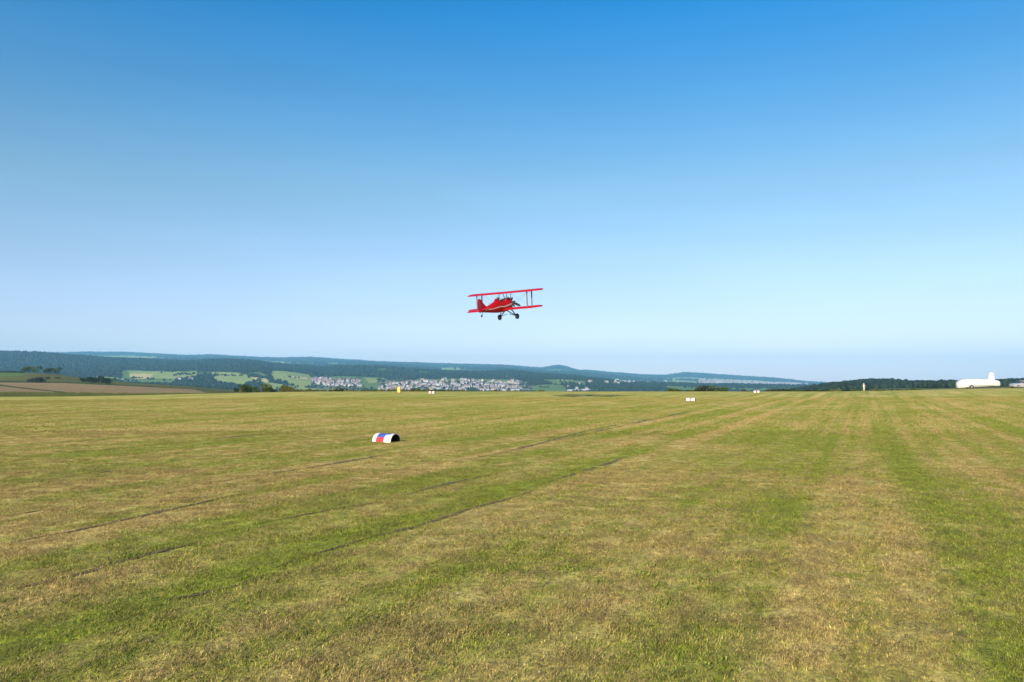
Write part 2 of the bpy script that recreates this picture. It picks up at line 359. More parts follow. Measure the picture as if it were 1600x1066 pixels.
# ------------------------------------------------------------------ mown field (sheet)
def axis(lo, hi, fine, k):
    a = [0.0]
    while a[-1] < hi: a.append(a[-1] + fine + k * a[-1])
    b = [0.0]
    while b[-1] > lo: b.append(b[-1] - fine + k * b[-1])
    return np.array(sorted(set(b + a)))
gx = axis(-420, 420, 0.35, 0.02); gy = axis(-150, 232, 0.35, 0.012)
GX, GY = np.meshgrid(gx, gy); GZ = zfield(GX, GY) - 0.006
V = np.stack([GX, GY, GZ], -1).reshape(-1, 3); nr, nc = GX.shape
ii = (np.arange(nr - 1)[:, None] * nc + np.arange(nc - 1)[None]).ravel()
Q = np.stack([ii, ii + 1, ii + nc + 1, ii + nc], -1)
me = big_mesh('field', V, Q); me.materials.append(M_field); me.polygons.foreach_set('use_smooth', np.ones(len(Q), dtype=bool))
field = bpy.data.objects.new('field', me); COL.objects.link(field); tag(field, kind='structure')

# ------------------------------------------------------------------ terrain beyond the field
LY = [300, 450, 650, 900, 1500, 2400, 3300, 4500, 5500, 7500, 11000, 16000]
ridge1 = dict([(-500,548),(0,549.5),(60,551),(100,555),(150,558),(200,561),(250,564),(300,565),(330,562),(380,563),(410,566),(450,571),(500,574),(530,572),(600,573),(650,577),(700,580),(750,581),(800,580),(850,585),(900,588),(940,592),(1000,597),(1100,600),(1200,602),(1300,604),(2100,604)])
LP = [
 {-500:619,0:617,150:618,300:618,400:620,1300:620,1400:618,1500:615,1600:613,2100:606},
 {-500:610,0:609.5,150:611,300:612.5,340:615,420:620,1300:620,1400:616,1600:612,2100:604},
 {-500:592,0:598,100:599,200:603,300:607.5,330:610,400:615,450:620,1250:622,1350:611,1450:609,1600:606,2100:600},
 {-500:572,0:582,60:583,100:586,140:592,200:598,250:601,300:604.5,350:609,400:613,450:622,1250:622,1300:611,1400:607,1600:603,2100:598},
 {-500:585,0:592,200:603,300:607,400:618,500:628,1200:625,1250:611,1260:610,1290:605,1330:600.5,1350:598,1400:598,1425:601,1480:601.5,1540:600.5,1600:598,1700:593,2100:580},
 {-500:590,0:590,150:598,200:601,330:607,400:612,500:611.5,600:613,1000:613.5,1250:613,1300:608,2100:605},
 {-500:580,0:580,100:580,200:578.5,330:579,400:577,450:580,500:589,560:588,600:591,700:590,800:592,900:593,1000:602,1100:604,1200:605,1300:605,2100:603},
 ridge1,
 {k: v + 5 for k, v in ridge1.items()},
 {-500:560,0:556,300:560,400:563,450:566,500:566,600:571,700:574.5,800:577,840:581,900:583,960:588,1000:592,1100:597,1200:600,1300:602.5,2100:602},
 {-500:551,0:551,60:551,100:551.5,130:550.5,200:551,250:554,290:556,330:555,400:559,440:560,480:558.5,530:562,580:565,660:568,700:569,740:570,800:571.5,830:575,850:575,858:572.5,868:570.5,878:571,888:574,900:579,920:579,960:583,1000:586,1040:587,1070:582.5,1110:584.5,1160:588,1220:592,1260:597,1300:599,1600:600,2100:600},
 {-500:560,0:560,400:566,800:585,1300:600,2100:600}]
PXC = np.concatenate([np.arange(-500, -60, 12), np.arange(-60, 1660, 1.5), np.arange(1660, 2100, 12)])
PYL = np.stack([np.interp(PXC, sorted(d), [d[k] for k in sorted(d)]) for d in LP])     # layer x column
kern = np.exp(-0.5 * (np.arange(-9, 10) / 4.0) ** 2); kern /= kern.sum()
PYL = np.stack([np.convolve(np.pad(r, 9, mode='edge'), kern, 'valid') for r in PYL])
YR = np.exp(np.linspace(math.log(150), math.log(16000), 620))
lyl = np.log(LY)
def py_profile(cols, Y):
    """photograph row of the terrain at column index grid and distance Y (interpolated between the layers)"""
    t = np.interp(np.log(Y), lyl, np.arange(len(LY))); i = np.clip(np.floor(t).astype(int), 0, len(LY) - 2); f = t - i
    f = f * f * (3 - 2 * f) * 0.6 + f * 0.4
    if np.ndim(cols) == 0 or True:
        a = PYL[i, cols]; b = PYL[i + 1, cols]
    return a * (1 - f) + b * f
CI, RI = np.meshgrid(np.arange(len(PXC)), np.arange(len(YR)))
YY = YR[RI]; PYG = py_profile(CI, YY); PXG = PXC[CI]
rx, rz = ray(PXG, PYG); XX = rx * YY; ZZ = EYE + rz * YY
ZF = zfield(XX, np.minimum(YY, 300)) - 0.3
bl = sst(232, 300, YY); ZZ = np.where(YY < 300, ZF * (1 - bl) + ZZ * bl, ZZ)
ZZ += -np.interp(YY, [2000, 4000, 8000, 11000], [0, 5, 9, 12]) + (fbm(XX / 260, YY / 260, 4) - 0.5) * np.interp(YY, [300, 1000, 3000, 11000], [0, 3, 9, 26])
def terrain_z(X, Y):
    X = np.asarray(X, float); Y = np.asarray(Y, float)
    # px for the horizon row is close enough to find the column
    x0, _ = ray(0, 598); x1, _ = ray(1600, 598)
    px = (X / Y - x0) / (x1 - x0) * 1600
    ci = np.interp(px, PXC, np.arange(len(PXC))); ri = np.interp(np.log(Y), np.log(YR), np.arange(len(YR)))
    c0 = np.clip(ci.astype(int), 0, len(PXC) - 2); r0 = np.clip(ri.astype(int), 0, len(YR) - 2); fc = ci - c0; fr = ri - r0
    return (ZZ[r0, c0] * (1 - fc) + ZZ[r0, c0 + 1] * fc) * (1 - fr) + (ZZ[r0 + 1, c0] * (1 - fc) + ZZ[r0 + 1, c0 + 1] * fc) * fr
# land cover
C_forest, C_green, C_pale, C_straw, C_plough, C_meadow, C_verge, C_town = (.010,.020,.008), (.10,.165,.04), (.22,.28,.08), (.42,.38,.16), (.25,.18,.085), (.10,.10,.022), (.045,.065,.012), (.14,.16,.10)
def inpoly(px, py, poly):
    r = np.zeros(px.shape, bool); n = len(poly)
    for i in range(n):
        x0, y0 = poly[i]; x1, y1 = poly[(i + 1) % n]
        if y0 == y1: continue
        c = ((y0 > py) != (y1 > py)) & (px < (x1 - x0) * (py - y0) / (y1 - y0) + x0); r ^= c
    return r
jx = PXG + (fbm(XX / 90, YY / 90, 3) - 0.5) * 6; jy = PYG + (fbm(XX / 70 + 50, YY / 70, 3) - 0.5) * 1.2
COLR = np.zeros(YY.shape + (3,)); COLR[:] = C_green
FOR = np.zeros(YY.shape, bool)
def put(mask, c): COLR[mask] = c; FOR[mask] = False
near = YY < 1150
put(near, C_meadow); put(YY < 345, C_verge)
left = PXG < 460
put(near & (PXG + (YY - 480) * .12 < 322) & (YY >= 330) & (YY < 640), C_plough)
trk = near & left & (np.abs(jy - (601.5 + (jx) * 0.118)) < 0.9) & (YY > 330) & (YY < 640); put(trk, C_verge)
put(near & left & (YY >= 640) & (YY < 690), C_verge)
put(near & left & (YY >= 690) & (fbm(XX / 60, YY / 160, 3) > 0.60), C_green)
m = (~left) & (YY > 300) & (YY < 1000); put(m, C_meadow)
m = (YY >= 1000) & (YY < 2300) & (PXG > 1150); COLR[m] = C_forest; FOR[m] = True
m = (YY > 820) & (YY <= 1000) & (PXG > 1240) & ~((PXG > 1355) & (PXG < 1445)); COLR[m] = C_forest; FOR[m] = True
mid = (YY >= 1150) & (YY < 3450)
fo = mid & (PXG <= 1150) & ((fbm(XX / 260 + 8, YY / 520, 4) > 0.46) | (PXG < 190)); COLR[fo] = C_forest; FOR[fo] = True
mid = (YY >= 2000) & (YY < 3450)
for poly, c in [
    ([(200,578.5),(308,578.5),(309,588),(290,590),(262,593),(205,592)], C_pale), ([(204,583),(238,584),(234,592),(204,593)], C_straw),
    ([(190,590),(285,592),(270,597),(262,600),(190,600)], C_green), ([(150,587),(180,588),(200,592),(190,594),(150,591)], C_pale),
    ([(331,580),(372,581),(392,588),(399,593),(380,603),(352,598),(334,594)], C_pale), ([(392,589),(415,591),(420,597),(400,600)], C_straw),
    ([(423,577),(470,581),(486,586),(494,600),(488,611),(452,600),(424,592)], C_pale), ([(455,586),(480,588),(478,592),(455,590)], C_straw),
    ([(410,597),(450,602),(500,608),(500,612),(408,612)], C_pale), ([(400,580),(420,586),(415,590),(398,586)], C_green),
    ([(484,589),(562,590),(565,609),(484,607)], C_town), ([(500,586),(600,588),(600,591),(510,591)], C_green),
    ([(562,603),(600,600),(600,612),(540,612)], C_green), ([(572,590),(604,590),(606,597),(575,598)], C_pale),
    ([(590,592),(812,592),(835,600),(825,612),(590,612)], C_town), ([(650,590),(810,591),(810,596),(650,595)], C_green),
    ([(760,593),(810,594),(800,599),(762,598)], C_pale), ([(868,591),(897,591),(896,594),(872,595)], C_pale), ([(845,600),(880,601),(880,606),(845,605)], C_green),
    ([(880,608),(1040,609),(1040,611.5),(880,612)], C_green), ([(930,594),(1045,598),(1045,604),(950,600)], C_green), ([(1040,603),(1180,605),(1180,612),(1040,612)], C_green)]:
    k = mid & inpoly(jx, jy, poly); put(k, c)
far1 = (YY >= 3450) & (YY < 5300); COLR[far1] = C_forest; FOR[far1] = True
for poly, c in [([(70,582),(130,581),(130,584),(70,585)], C_green), ([(958,592),(1045,595),(1045,600),(958,598)], C_pale), ([(940,592),(1010,593),(1000,597)], C_green)]:
    k = far1 & inpoly(jx, jy, poly); put(k, c)
k = far1 & (YY < 5300) & (YY > 3600) & (PXG > 380) & (fbm(XX / 220 + 3, YY / 420 + 9, 3) > .64); put(k, C_green)
far2 = YY >= 5300
fn = far2 & (fbm(XX / 900, YY / 1500, 4) > 0.40); COLR[far2] = C_green; COLR[fn] = C_forest; FOR[fn] = True
k = far2 & (fbm(XX / 500 + 40, YY / 900, 3) > 0.575); put(k, C_pale)
k = far2 & inpoly(jx, jy, [(1090,591),(1265,598),(1265,606),(1090,604)]); put(k, C_town)
k = far2 & (YY > 9300); COLR[k] = C_forest; FOR[k] = True
COLR *= (0.82 + 0.36 * fbm(XX / 45, YY / 45, 3))[..., None]
V = np.stack([XX, YY, ZZ], -1).reshape(-1, 3); nr, nc = XX.shape
ii = (np.arange(nr - 1)[:, None] * nc + np.arange(nc - 1)[None]).ravel()
me = big_mesh('hills', V, np.stack([ii, ii + 1, ii + nc + 1, ii + nc], -1))
ca = me.color_attributes.new('land_cover', 'FLOAT_COLOR', 'POINT')
ca.data.foreach_set('color', np.concatenate([COLR.reshape(-1, 3), np.ones((nr * nc, 1))], 1).astype(np.float32).ravel())
M_land = bpy.data.materials.new('land'); M_land.use_nodes = True; n = M_land.node_tree.nodes; l = M_land.node_tree.links
b = n['Principled BSDF']; b.inputs['Roughness'].default_value = 0.95; b.inputs['Specular IOR Level'].default_value = 0.05
at = n.new('ShaderNodeVertexColor'); at.layer_name = 'land_cover'
no = n.new('ShaderNodeTexNoise'); no.inputs['Scale'].default_value = 0.35; no.inputs['Detail'].default_value = 6
ge = n.new('ShaderNodeNewGeometry'); l.new(ge.outputs['Position'], no.inputs['Vector'])
mr = n.new('ShaderNodeMapRange'); mr.inputs['From Min'].default_value = .3; mr.inputs['From Max'].default_value = .7; mr.inputs['To Min'].default_value = .75; mr.inputs['To Max'].default_value = 1.2
hv = n.new('ShaderNodeHueSaturation'); l.new(no.outputs['Fac'], mr.inputs['Value']); l.new(mr.outputs[0], hv.inputs['Value']); l.new(at.outputs['Color'], hv.inputs['Color']); l.new(hv.outputs[0], b.inputs['Base Color'])
me.materials.append(M_land); me.polygons.foreach_set('use_smooth', np.ones(len(me.polygons), dtype=bool))
hills = bpy.data.objects.new('hills', me); COL.objects.link(hills); tag(hills, kind='structure')

# ------------------------------------------------------------------ scatter helper (geometry nodes, instances)
def scatter(name, pts, scale, protos, label, cat=None):
    me = bpy.data.meshes.new(name); me.vertices.add(len(pts)); me.vertices.foreach_set('co', np.asarray(pts, np.float32).ravel())
    a = me.attributes.new('size', 'FLOAT_VECTOR', 'POINT'); a.data.foreach_set('vector', np.asarray(scale, np.float32).ravel())
    a = me.attributes.new('turn', 'FLOAT', 'POINT'); a.data.foreach_set('value', (rng.random(len(pts)) * 6.2832).astype(np.float32))
    for o in protos: 
        for m_ in o.data.materials:
            if m_.name not in me.materials: me.materials.append(m_)
    o = bpy.data.objects.new(name, me); COL.objects.link(o)
    c = bpy.data.collections.new(name + '_kinds')
    for p in protos: c.objects.link(p)
    g = bpy.data.node_groups.new(name + '_scatter', 'GeometryNodeTree')
    g.interface.new_socket('Geometry', in_out='INPUT', socket_type='NodeSocketGeometry'); g.interface.new_socket('Geometry', in_out='OUTPUT', socket_type='NodeSocketGeometry')
    N = g.nodes; L = g.links; gi = N.new('NodeGroupInput'); go = N.new('NodeGroupOutput')
    ip = N.new('GeometryNodeInstanceOnPoints'); ci = N.new('GeometryNodeCollectionInfo')
    ci.inputs['Collection'].default_value = c; ci.inputs['Separate Children'].default_value = True; ci.inputs['Reset Children'].default_value = True
    ip.inputs['Pick Instance'].default_value = True
    rv = N.new('FunctionNodeRandomValue'); rv.data_type = 'INT'
    rv.inputs[4].default_value = 0; rv.inputs[5].default_value = len(protos) - 1
    L.new(rv.outputs[2], ip.inputs['Instance Index'])
    s = N.new('GeometryNodeInputNamedAttribute'); s.data_type = 'FLOAT_VECTOR'; s.inputs[0].default_value = 'size'
    t = N.new('GeometryNodeInputNamedAttribute'); t.data_type = 'FLOAT'; t.inputs[0].default_value = 'turn'
    cb = N.new('ShaderNodeCombineXYZ'); L.new(t.outputs[0], cb.inputs[2]); er = N.new('FunctionNodeEulerToRotation'); L.new(cb.outputs[0], er.inputs[0])
    L.new(gi.outputs[0], ip.inputs['Points']); L.new(ci.outputs[0], ip.inputs['Instance']); L.new(s.outputs[0], ip.inputs['Scale']); L.new(er.outputs[0], ip.inputs['Rotation'])
    L.new(ip.outputs[0], go.inputs[0])
    md = o.modifiers.new('scatter', 'NODES'); md.node_group = g
    tag(o, label, cat, kind='stuff')
    return o
def proto(name, V, Fc, mat_, smooth=False):
    me = bpy.data.meshes.new(name); me.from_pydata(V, [], Fc); me.materials.append(mat_)
    if smooth: me.polygons.foreach_set('use_smooth', np.ones(len(me.polygons), dtype=bool))
    me.update(); return bpy.data.objects.new(name, me)

# ------------------------------------------------------------------ grass on the field
def tuft(k, nb, rad, hmin, hmax, wid, flat, m):
    r = random.Random(k); V = []; Fc = []
    for i in range(nb):
        a = r.random() * 6.283; d = rad * math.sqrt(r.random()); x = d * math.cos(a); y = d * math.sin(a)
        h = r.uniform(hmin, hmax); az = r.random() * 6.283; lean = r.uniform(0.2, 1.0) * flat; wdt = wid * r.uniform(0.6, 1.3)
        dx, dy = math.cos(az), math.sin(az); sx, sy = -dy * wdt / 2, dx * wdt / 2
        z0 = -0.004 if flat < 2 else r.uniform(0.004, 0.02)
        p1 = (x + dx * h * lean * 0.35, y + dy * h * lean * 0.35, z0 + h * (0.6 if flat < 2 else 0.12)); p2 = (x + dx * h * lean, y + dy * h * lean, z0 + h * (1.0 if flat < 2 else 0.05))
        b = len(V); V += [(x - sx, y - sy, z0), (x + sx, y + sy, z0), (p1[0] + sx * .8, p1[1] + sy * .8, p1[2]), (p1[0] - sx * .8, p1[1] - sy * .8, p1[2]), p2]
        Fc += [(b, b+1, b+2, b+3), (b+3, b+2, b+4)]
    return proto('tuft', V, Fc, m)
near_t = [tuft(i, 80, 0.13, 0.007, 0.024, 0.0044, 1.9, M_blade) for i in range(5)] + [tuft(20 + i, 46, 0.13, 0.02, 0.055, 0.0034, 2.2, M_dry) for i in range(2)]
def field_points(y0, y1, dens, margin=3.0):
    n = int(dens * (y1 - y0) * (0.66 * (y0 + y1) + 2 * margin)); Y = rng.uniform(y0, y1, n); X = rng.uniform(-1, 1, n)
    wmax = 0.66 * y1 + margin; X = X * wmax; k = np.abs(X) < 0.66 * Y + margin; return X[k], Y[k]
def clump(X, Y): return 0.85 + 0.5 * fbm(X * 0.9, Y * 0.9, 3)
PX_, PY_ = [], []
for (a, b_, d) in [(2.5, 9, 125), (9, 16, 95), (16, 28, 55)]:
    x, y = field_points(a, b_, d); PX_.append(x); PY_.append(y)
X = np.concatenate(PX_); Y = np.concatenate(PY_)
def near_rut(X, Y):
    U = X * math.cos(A) - Y * math.sin(A); r = np.zeros(X.shape, bool)
    return r
GRASS1 = (X, Y)
far_t = [tuft(50 + i, 46, 0.34, 0.012, 0.032, 0.012, 1.8, M_blade) for i in range(4)] + [tuft(70, 30, 0.34, 0.04, 0.09, 0.009, 2.2, M_dry)]
PX_, PY_ = [], []
for (a, b_, d) in [(26, 45, 14), (45, 80, 7)]:
    x, y = field_points(a, b_, d, 5); PX_.append(x); PY_.append(y)
GRASS2 = (np.concatenate(PX_), np.concatenate(PY_))
# wheel ruts pressed into the turf: ragged strips of bare dark soil
V = []; Fc = []; rut_pts = []
for pts, hw, keep in RUT_LINES:
    G = [ground(*p) for p in pts]; ln = [0]
    for a_, b_ in zip(G, G[1:]): ln.append(ln[-1] + (b_ - a_).length)
    ts = np.arange(0, ln[-1], .05 if G[0].y < 16 else .12); xs = np.interp(ts, ln, [g_.x for g_ in G]); ys = np.interp(ts, ln, [g_.y for g_ in G])
    dx = np.gradient(xs); dy = np.gradient(ys); L_ = np.hypot(dx, dy); nx, ny = -dy / L_, dx / L_
    wob = (fbm(ts * .5 + ln[-1], ts * 0 + hw * 99, 4) - .5) * .22; br = fbm(ts * .35 + 7, ts * 0 + hw * 57 + ln[-1], 3)
    wd_l = hw * .68 * (.2 + 1.7 * vnoise(ts * 7, ts * 0 + 3)) * sst(.40, .60, br + .34 * keep - .12) * sst(.04, .26, vnoise(ts * 1.7 + 3, ts * 0 + hw * 71)); wd_r = hw * .68 * (.2 + 1.7 * vnoise(ts * 6 + 50, ts * 0 + 8)) * sst(.40, .60, br + .34 * keep - .12) * sst(.04, .26, vnoise(ts * 1.7 + 3, ts * 0 + hw * 71))
    tp = np.clip(np.minimum(ts, ln[-1] - ts) / (.22 * ln[-1]), 0, 1); wd_l = wd_l * tp; wd_r = wd_r * tp
    cx = xs + nx * wob; cy = ys + ny * wob; z = zfield(cx, cy); b = len(V)
    for k in range(len(ts)):
        V += [(cx[k] + nx[k] * wd_l[k], cy[k] + ny[k] * wd_l[k], z[k] + .003), (cx[k], cy[k], z[k] - .001), (cx[k] - nx[k] * wd_r[k], cy[k] - ny[k] * wd_r[k], z[k] + .003)]
        if k and wd_l[k] > .004:
            a_ = b + 3 * k; Fc += [(a_ - 3, a_ - 2, a_ + 1, a_), (a_ - 2, a_ - 1, a_ + 2, a_ + 1)]
        if wd_l[k] > .01: rut_pts.append((cx[k], cy[k], max(wd_l[k], wd_r[k])))
mesh_obj('wheel_ruts', V, Fc, mat('rut_soil', (.085, .058, .026), .95, var=.5, vscale=9, bump=.5), kind='structure')
from mathutils.kdtree import KDTree
kd = KDTree(len(rut_pts))
for i_, p_ in enumerate(rut_pts): kd.insert((p_[0], p_[1], 0), i_)
kd.balance()
def clear(X, Y, rad):
    k = np.ones(len(X), bool)
    for i_ in range(len(X)):
        f = kd.find((X[i_], Y[i_], 0))
        if f[2] < rut_pts[f[1]][2] + rad * random.uniform(-1.2, 1.6): k[i_] = False
    return X[k], Y[k]
X, Y = clear(*GRASS1, .015); sc = clump(X, Y); rz_ = 0.7 + 0.9 * rng.random(len(X)) * fbm(X * 2.1, Y * 2.1, 2)
scatter('grass', np.stack([X, Y, zfield(X, Y)], -1), np.stack([sc, sc, sc * rz_], -1), near_t, 'short mown green and straw coloured grass on the flying field')
X, Y = clear(*GRASS2, .10); sc = clump(X, Y)
scatter('distant_grass', np.stack([X, Y, zfield(X, Y)], -1), np.stack([sc, sc, sc], -1), far_t, 'mown grass farther out on the flying field')
wt = []
for q in range(3):
    r_ = random.Random(900 + q); V = []; Fc = []
    for i_ in range(26):
        a_ = r_.random() * 6.28; d_ = .11 * math.sqrt(r_.random()); x_, y_ = d_ * math.cos(a_), d_ * math.sin(a_); h_ = r_.uniform(.008, .026); az = r_.random() * 6.28; w_ = r_.uniform(.003, .006); ln = r_.uniform(.015, .04)
        dx_, dy_ = math.cos(az), math.sin(az); b = len(V)
        V += [(x_, y_, 0), (x_ + dx_ * ln * .4 - dy_ * w_, y_ + dy_ * ln * .4 + dx_ * w_, h_), (x_ + dx_ * ln, y_ + dy_ * ln, h_ * .8), (x_ + dx_ * ln * .4 + dy_ * w_, y_ + dy_ * ln * .4 - dx_ * w_, h_)]
        Fc.append((b, b + 1, b + 2, b + 3))
    wt.append(proto('weed', V, Fc, foliage_mat('weed_leaf_%d' % q, (.10, .15, .012), (.24, .30, .035))))
x, y = field_points(3, 22, 26); k = (fbm(x * .8 + 31, y * .8, 3) + .30 * rng.random(len(x))) > .74; x = x[k]; y = y[k]; sw = rng.uniform(.5, 1.3, len(x))
scatter('weeds', np.stack([x, y, zfield(x, y)], -1), np.stack([sw, sw, sw], -1), wt, 'clumps of leafy green clover and weeds among the mown grass')
# white clover heads
V = []; Fc = []
for k in range(46):
    y = random.uniform(4, 30); x = random.uniform(-.7, .7) * y; z = float(zfield(x, y)) + random.uniform(.03, .05); r = random.uniform(.003, .006)
    b = len(V)
    for j in range(6): V.append((x + r * math.cos(j * 1.047), y + r * math.sin(j * 1.047), z))
    V += [(x, y, z + r), (x, y, z - r)]
    for j in range(6): Fc += [(b + j, b + (j + 1) % 6, b + 6), (b + (j + 1) % 6, b + j, b + 7)]
mesh_obj('clover_flowers', V, Fc, M_shirt, kind='stuff', label='tiny white clover heads dotted through the mown grass')

# tall grass verge behind the field's edge on the left
vt = [tuft(90 + i, 60, 0.8, 0.25, 0.75, 0.05, 0.5, foliage_mat('verge_blade_%d' % i, (.05, .08, .015), (.14, .15, .04))) for i in range(3)]
n = 5200; px = rng.uniform(-140, 350, n); Y = rng.uniform(236, 335, n); x_, _ = ray(px, 618); X = x_ * Y
k = rng.random(n) < np.interp(px, [-140, 250, 350], [1, 1, .25]); X = X[k]; Y = Y[k]
s = rng.uniform(.7, 1.5, len(X)) * (0.5 + fbm(X / 9, Y / 9, 3))
scatter('tall_grass', np.stack([X, Y, terrain_z(X, Y) - .05], -1), np.stack([s, s, s], -1), vt, 'dark green strip of tall unmown grass along the left edge of the field')

# ------------------------------------------------------------------ forests
def crown_proto(seed, conifer):
    bm = bmesh.new(); bmesh.ops.create_icosphere(bm, subdivisions=2, radius=1); r = random.Random(seed)
    o = [r.uniform(0, 50) for _ in range(3)]
    for v in bm.verts:
        nz = float(vnoise(v.co.x * 2.2 + o[0], v.co.y * 2.2 + v.co.z * 1.7 + o[1])); k = 0.72 + 0.55 * nz
        if conifer: k *= 0.5 * (1.15 - v.co.z)
        v.co = Vector((v.co.x * 0.5 * k, v.co.y * 0.5 * k, 0.5 + v.co.z * 0.5 * (1 if conifer else 0.8 + .3 * nz)))
    V = [tuple(v.co) for v in bm.verts]; Fc = [[v.index for v in f.verts] for f in bm.faces]; bm.free()
    return proto('far_tree', V, Fc, M_tree)
crowns = [crown_proto(i, False) for i in range(4)] + [crown_proto(9, True)]
crowns_b = [crown_proto(20 + i, i == 3) for i in range(4)]
def forest(name, y0, y1, n, smin, smax, label, protos, mask=None, pxr=(-140, 1740)):
    m_ = (YY >= y0) & (YY < y1) & (PXG > pxr[0]) & (PXG < pxr[1]) & (FOR if mask is None else mask)
    idx = np.nonzero(m_.ravel())[0]; area = (YY ** 2).ravel()[idx]
    pick = rng.choice(idx, n, p=area / area.sum())
    Y = YY.ravel()[pick] * np.exp(rng.uniform(-.5, .5, n) * math.log(YR[1] / YR[0])); X = XX.ravel()[pick] / YY.ravel()[pick] * Y + rng.uniform(-.5, .5, n) * 1.5 / F * Y
    s = rng.uniform(smin, smax, n); sz = s * rng.uniform(.8, 1.25, n)
    return scatter(name, np.stack([X, Y, terrain_z(X, Y) - 1.0], -1), np.stack([s, s, sz], -1), protos, label)
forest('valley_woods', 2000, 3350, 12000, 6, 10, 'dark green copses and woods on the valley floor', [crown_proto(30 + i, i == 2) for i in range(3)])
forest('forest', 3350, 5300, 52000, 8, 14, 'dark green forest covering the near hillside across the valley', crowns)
forest('distant_forest', 5300, 11800, 60000, 12, 24, 'blue hazy woods on the farthest ridges', crowns_b)
c3 = [crown_proto(40 + i, i == 2) for i in range(3)]
forest('hill_forest', 800, 2000, 14000, 5, 9, 'dark green wood on the low hill at the right', c3, pxr=(1150, 1740))
town_m = (YY >= 2000) & (YY < 3450) & (np.abs(COLR[..., 0] / np.maximum(COLR[..., 1], 1e-6) - .14/.16) < 0.01)
c4 = [crown_proto(60 + i, False) for i in range(3)]
forest('village_trees', 2000, 3450, 800, 4, 7, 'garden trees between the village houses in the valley', c4, mask=town_m)
gm = (YY >= 2000) & (YY < 3450) & ~FOR & (fbm(XX / 60 + 5, YY / 120, 3) > .66) & (PXG < 1250)
c5 = [crown_proto(80 + i, False) for i in range(3)]
forest('hedgerows', 2000, 3450, 900, 4, 8, 'dark hedgerows and copses between the pale fields of the valley', c5, mask=gm)

# ------------------------------------------------------------------ villages
def house_mesh(name, L, W, H, RH, wall, roof):
    mb = MB(); x, y = L / 2, W / 2
    vs = [(-x,-y,-2),(x,-y,-2),(x,y,-2),(-x,y,-2),(-x,-y,H),(x,-y,H),(x,y,H),(-x,y,H),(-x,0,H+RH),(x,0,H+RH)]
    mb.add(vs, [(0,1,5,4),(1,2,6,5),(2,3,7,6),(3,0,4,7),(4,8,7),(5,6,9)], 0)
    e = 0.4; t = 0.25
    mb.add([(-x-e,-y-e,H-.3),(x+e,-y-e,H-.3),(x+e,0,H+RH+.05),(-x-e,0,H+RH+.05),(-x-e,-y-e,H-.3+t),(x+e,-y-e,H-.3+t),(x+e,0,H+RH+t),(-x-e,0,H+RH+t)], [(0,1,2,3),(4,7,6,5),(0,4,5,1),(0,3,7,4),(1,5,6,2)], 1)
    mb.add([(-x-e,y+e,H-.3),(x+e,y+e,H-.3),(x+e,0,H+RH+.05),(-x-e,0,H+RH+.05),(-x-e,y+e,H-.3+t),(x+e,y+e,H-.3+t),(x+e,0,H+RH+t),(-x-e,0,H+RH+t)], [(0,3,2,1),(4,5,6,7),(0,1,5,4),(0,4,7,3),(1,2,6,5)], 1)
    mb.box((x * .4, y * .3, H + RH * .9), (.7, .7, 1.6), mi=1)
    for sx in (-.6, -.2, .2, .6):
        for sz in (1.2, 3.8):
            if sz < H - .8: mb.box((x * sx, -y, sz + .4), (1.0, .06, 1.2), mi=2); mb.box((x * sx, y, sz + .4), (1.0, .06, 1.2), mi=2)
    o = mb.build(name, [wall, roof, M_glass]); COL.objects.unlink(o); me = o.data; bpy.data.objects.remove(o); return me
hm = [house_mesh('house', 11, 9, 5.2, 4, M_wall, M_roof), house_mesh('house', 13, 9, 5.6, 4.5, M_wall, M_roof2), house_mesh('house', 9, 8, 4.6, 3.6, M_wall2, M_roof), house_mesh('house', 15, 10, 6.2, 4.2, M_wall, M_roof), house_mesh('house', 22, 12, 6, 3.5, M_wall, M_wall2)]
def terr_ray(px, py, ymin, ymax):
    x, z = ray(px, py); Y = np.linspace(ymin, ymax, 300); zz = terrain_z(x * Y, Y); d = (EYE + z * Y) - zz
    i = np.argmax(d <= 0) if (d <= 0).any() else -1
    if i < 0: return None
    return Vector((float(x) * Y[i], Y[i], float(zz[i])))
taken = []
def village(n, fn, label, group, ymin=2000, ymax=4300):
    c = 0; tries = 0
    while c < n and tries < n * 30:
        tries += 1; px, py = fn(); p = terr_ray(px, py, ymin, ymax)
        if p is None: continue
        if any((p.x - q[0]) ** 2 + (p.y - q[1]) ** 2 < 196 for q in taken[-400:]): continue
        taken.append((p.x, p.y))
        o = bpy.data.objects.new('village_house', random.choices(hm, [5, 4, 3, 3, 1])[0]); COL.objects.link(o)
        o.location = (p.x, p.y, p.z + .3); o.rotation_euler = (0, 0, random.choice([0.2, 0.3, 1.7, 1.9, -.3]) + random.uniform(-.2, .2)); s = random.uniform(.72, 1.02); o.scale = (s, s, s)
        tag(o, label, 'house', group); c += 1
def tri(a, b): return lambda: (random.uniform(*a), random.uniform(*b))
def leftv():
    px = random.uniform(487, 562); return px, random.uniform(np.interp(px, [487, 510, 562], [592, 592, 595]), np.interp(px, [487, 510, 562], [598, 604, 605]))
village(72, leftv, 'white walled house in the smaller village, left of the main one', 'houses of the smaller left village')
def mainv():
    px = random.uniform(592, 812); return px, random.uniform(np.interp(px, [592, 640, 680, 812], [603, 597, 592, 597]), 611.5)
village(215, mainv, 'white walled house in the larger valley village below the biplane', 'houses of the larger valley village')
village(8, tri((855, 925), (597, 609)), 'lone white house among woods right of the larger village', 'scattered houses right of the village')
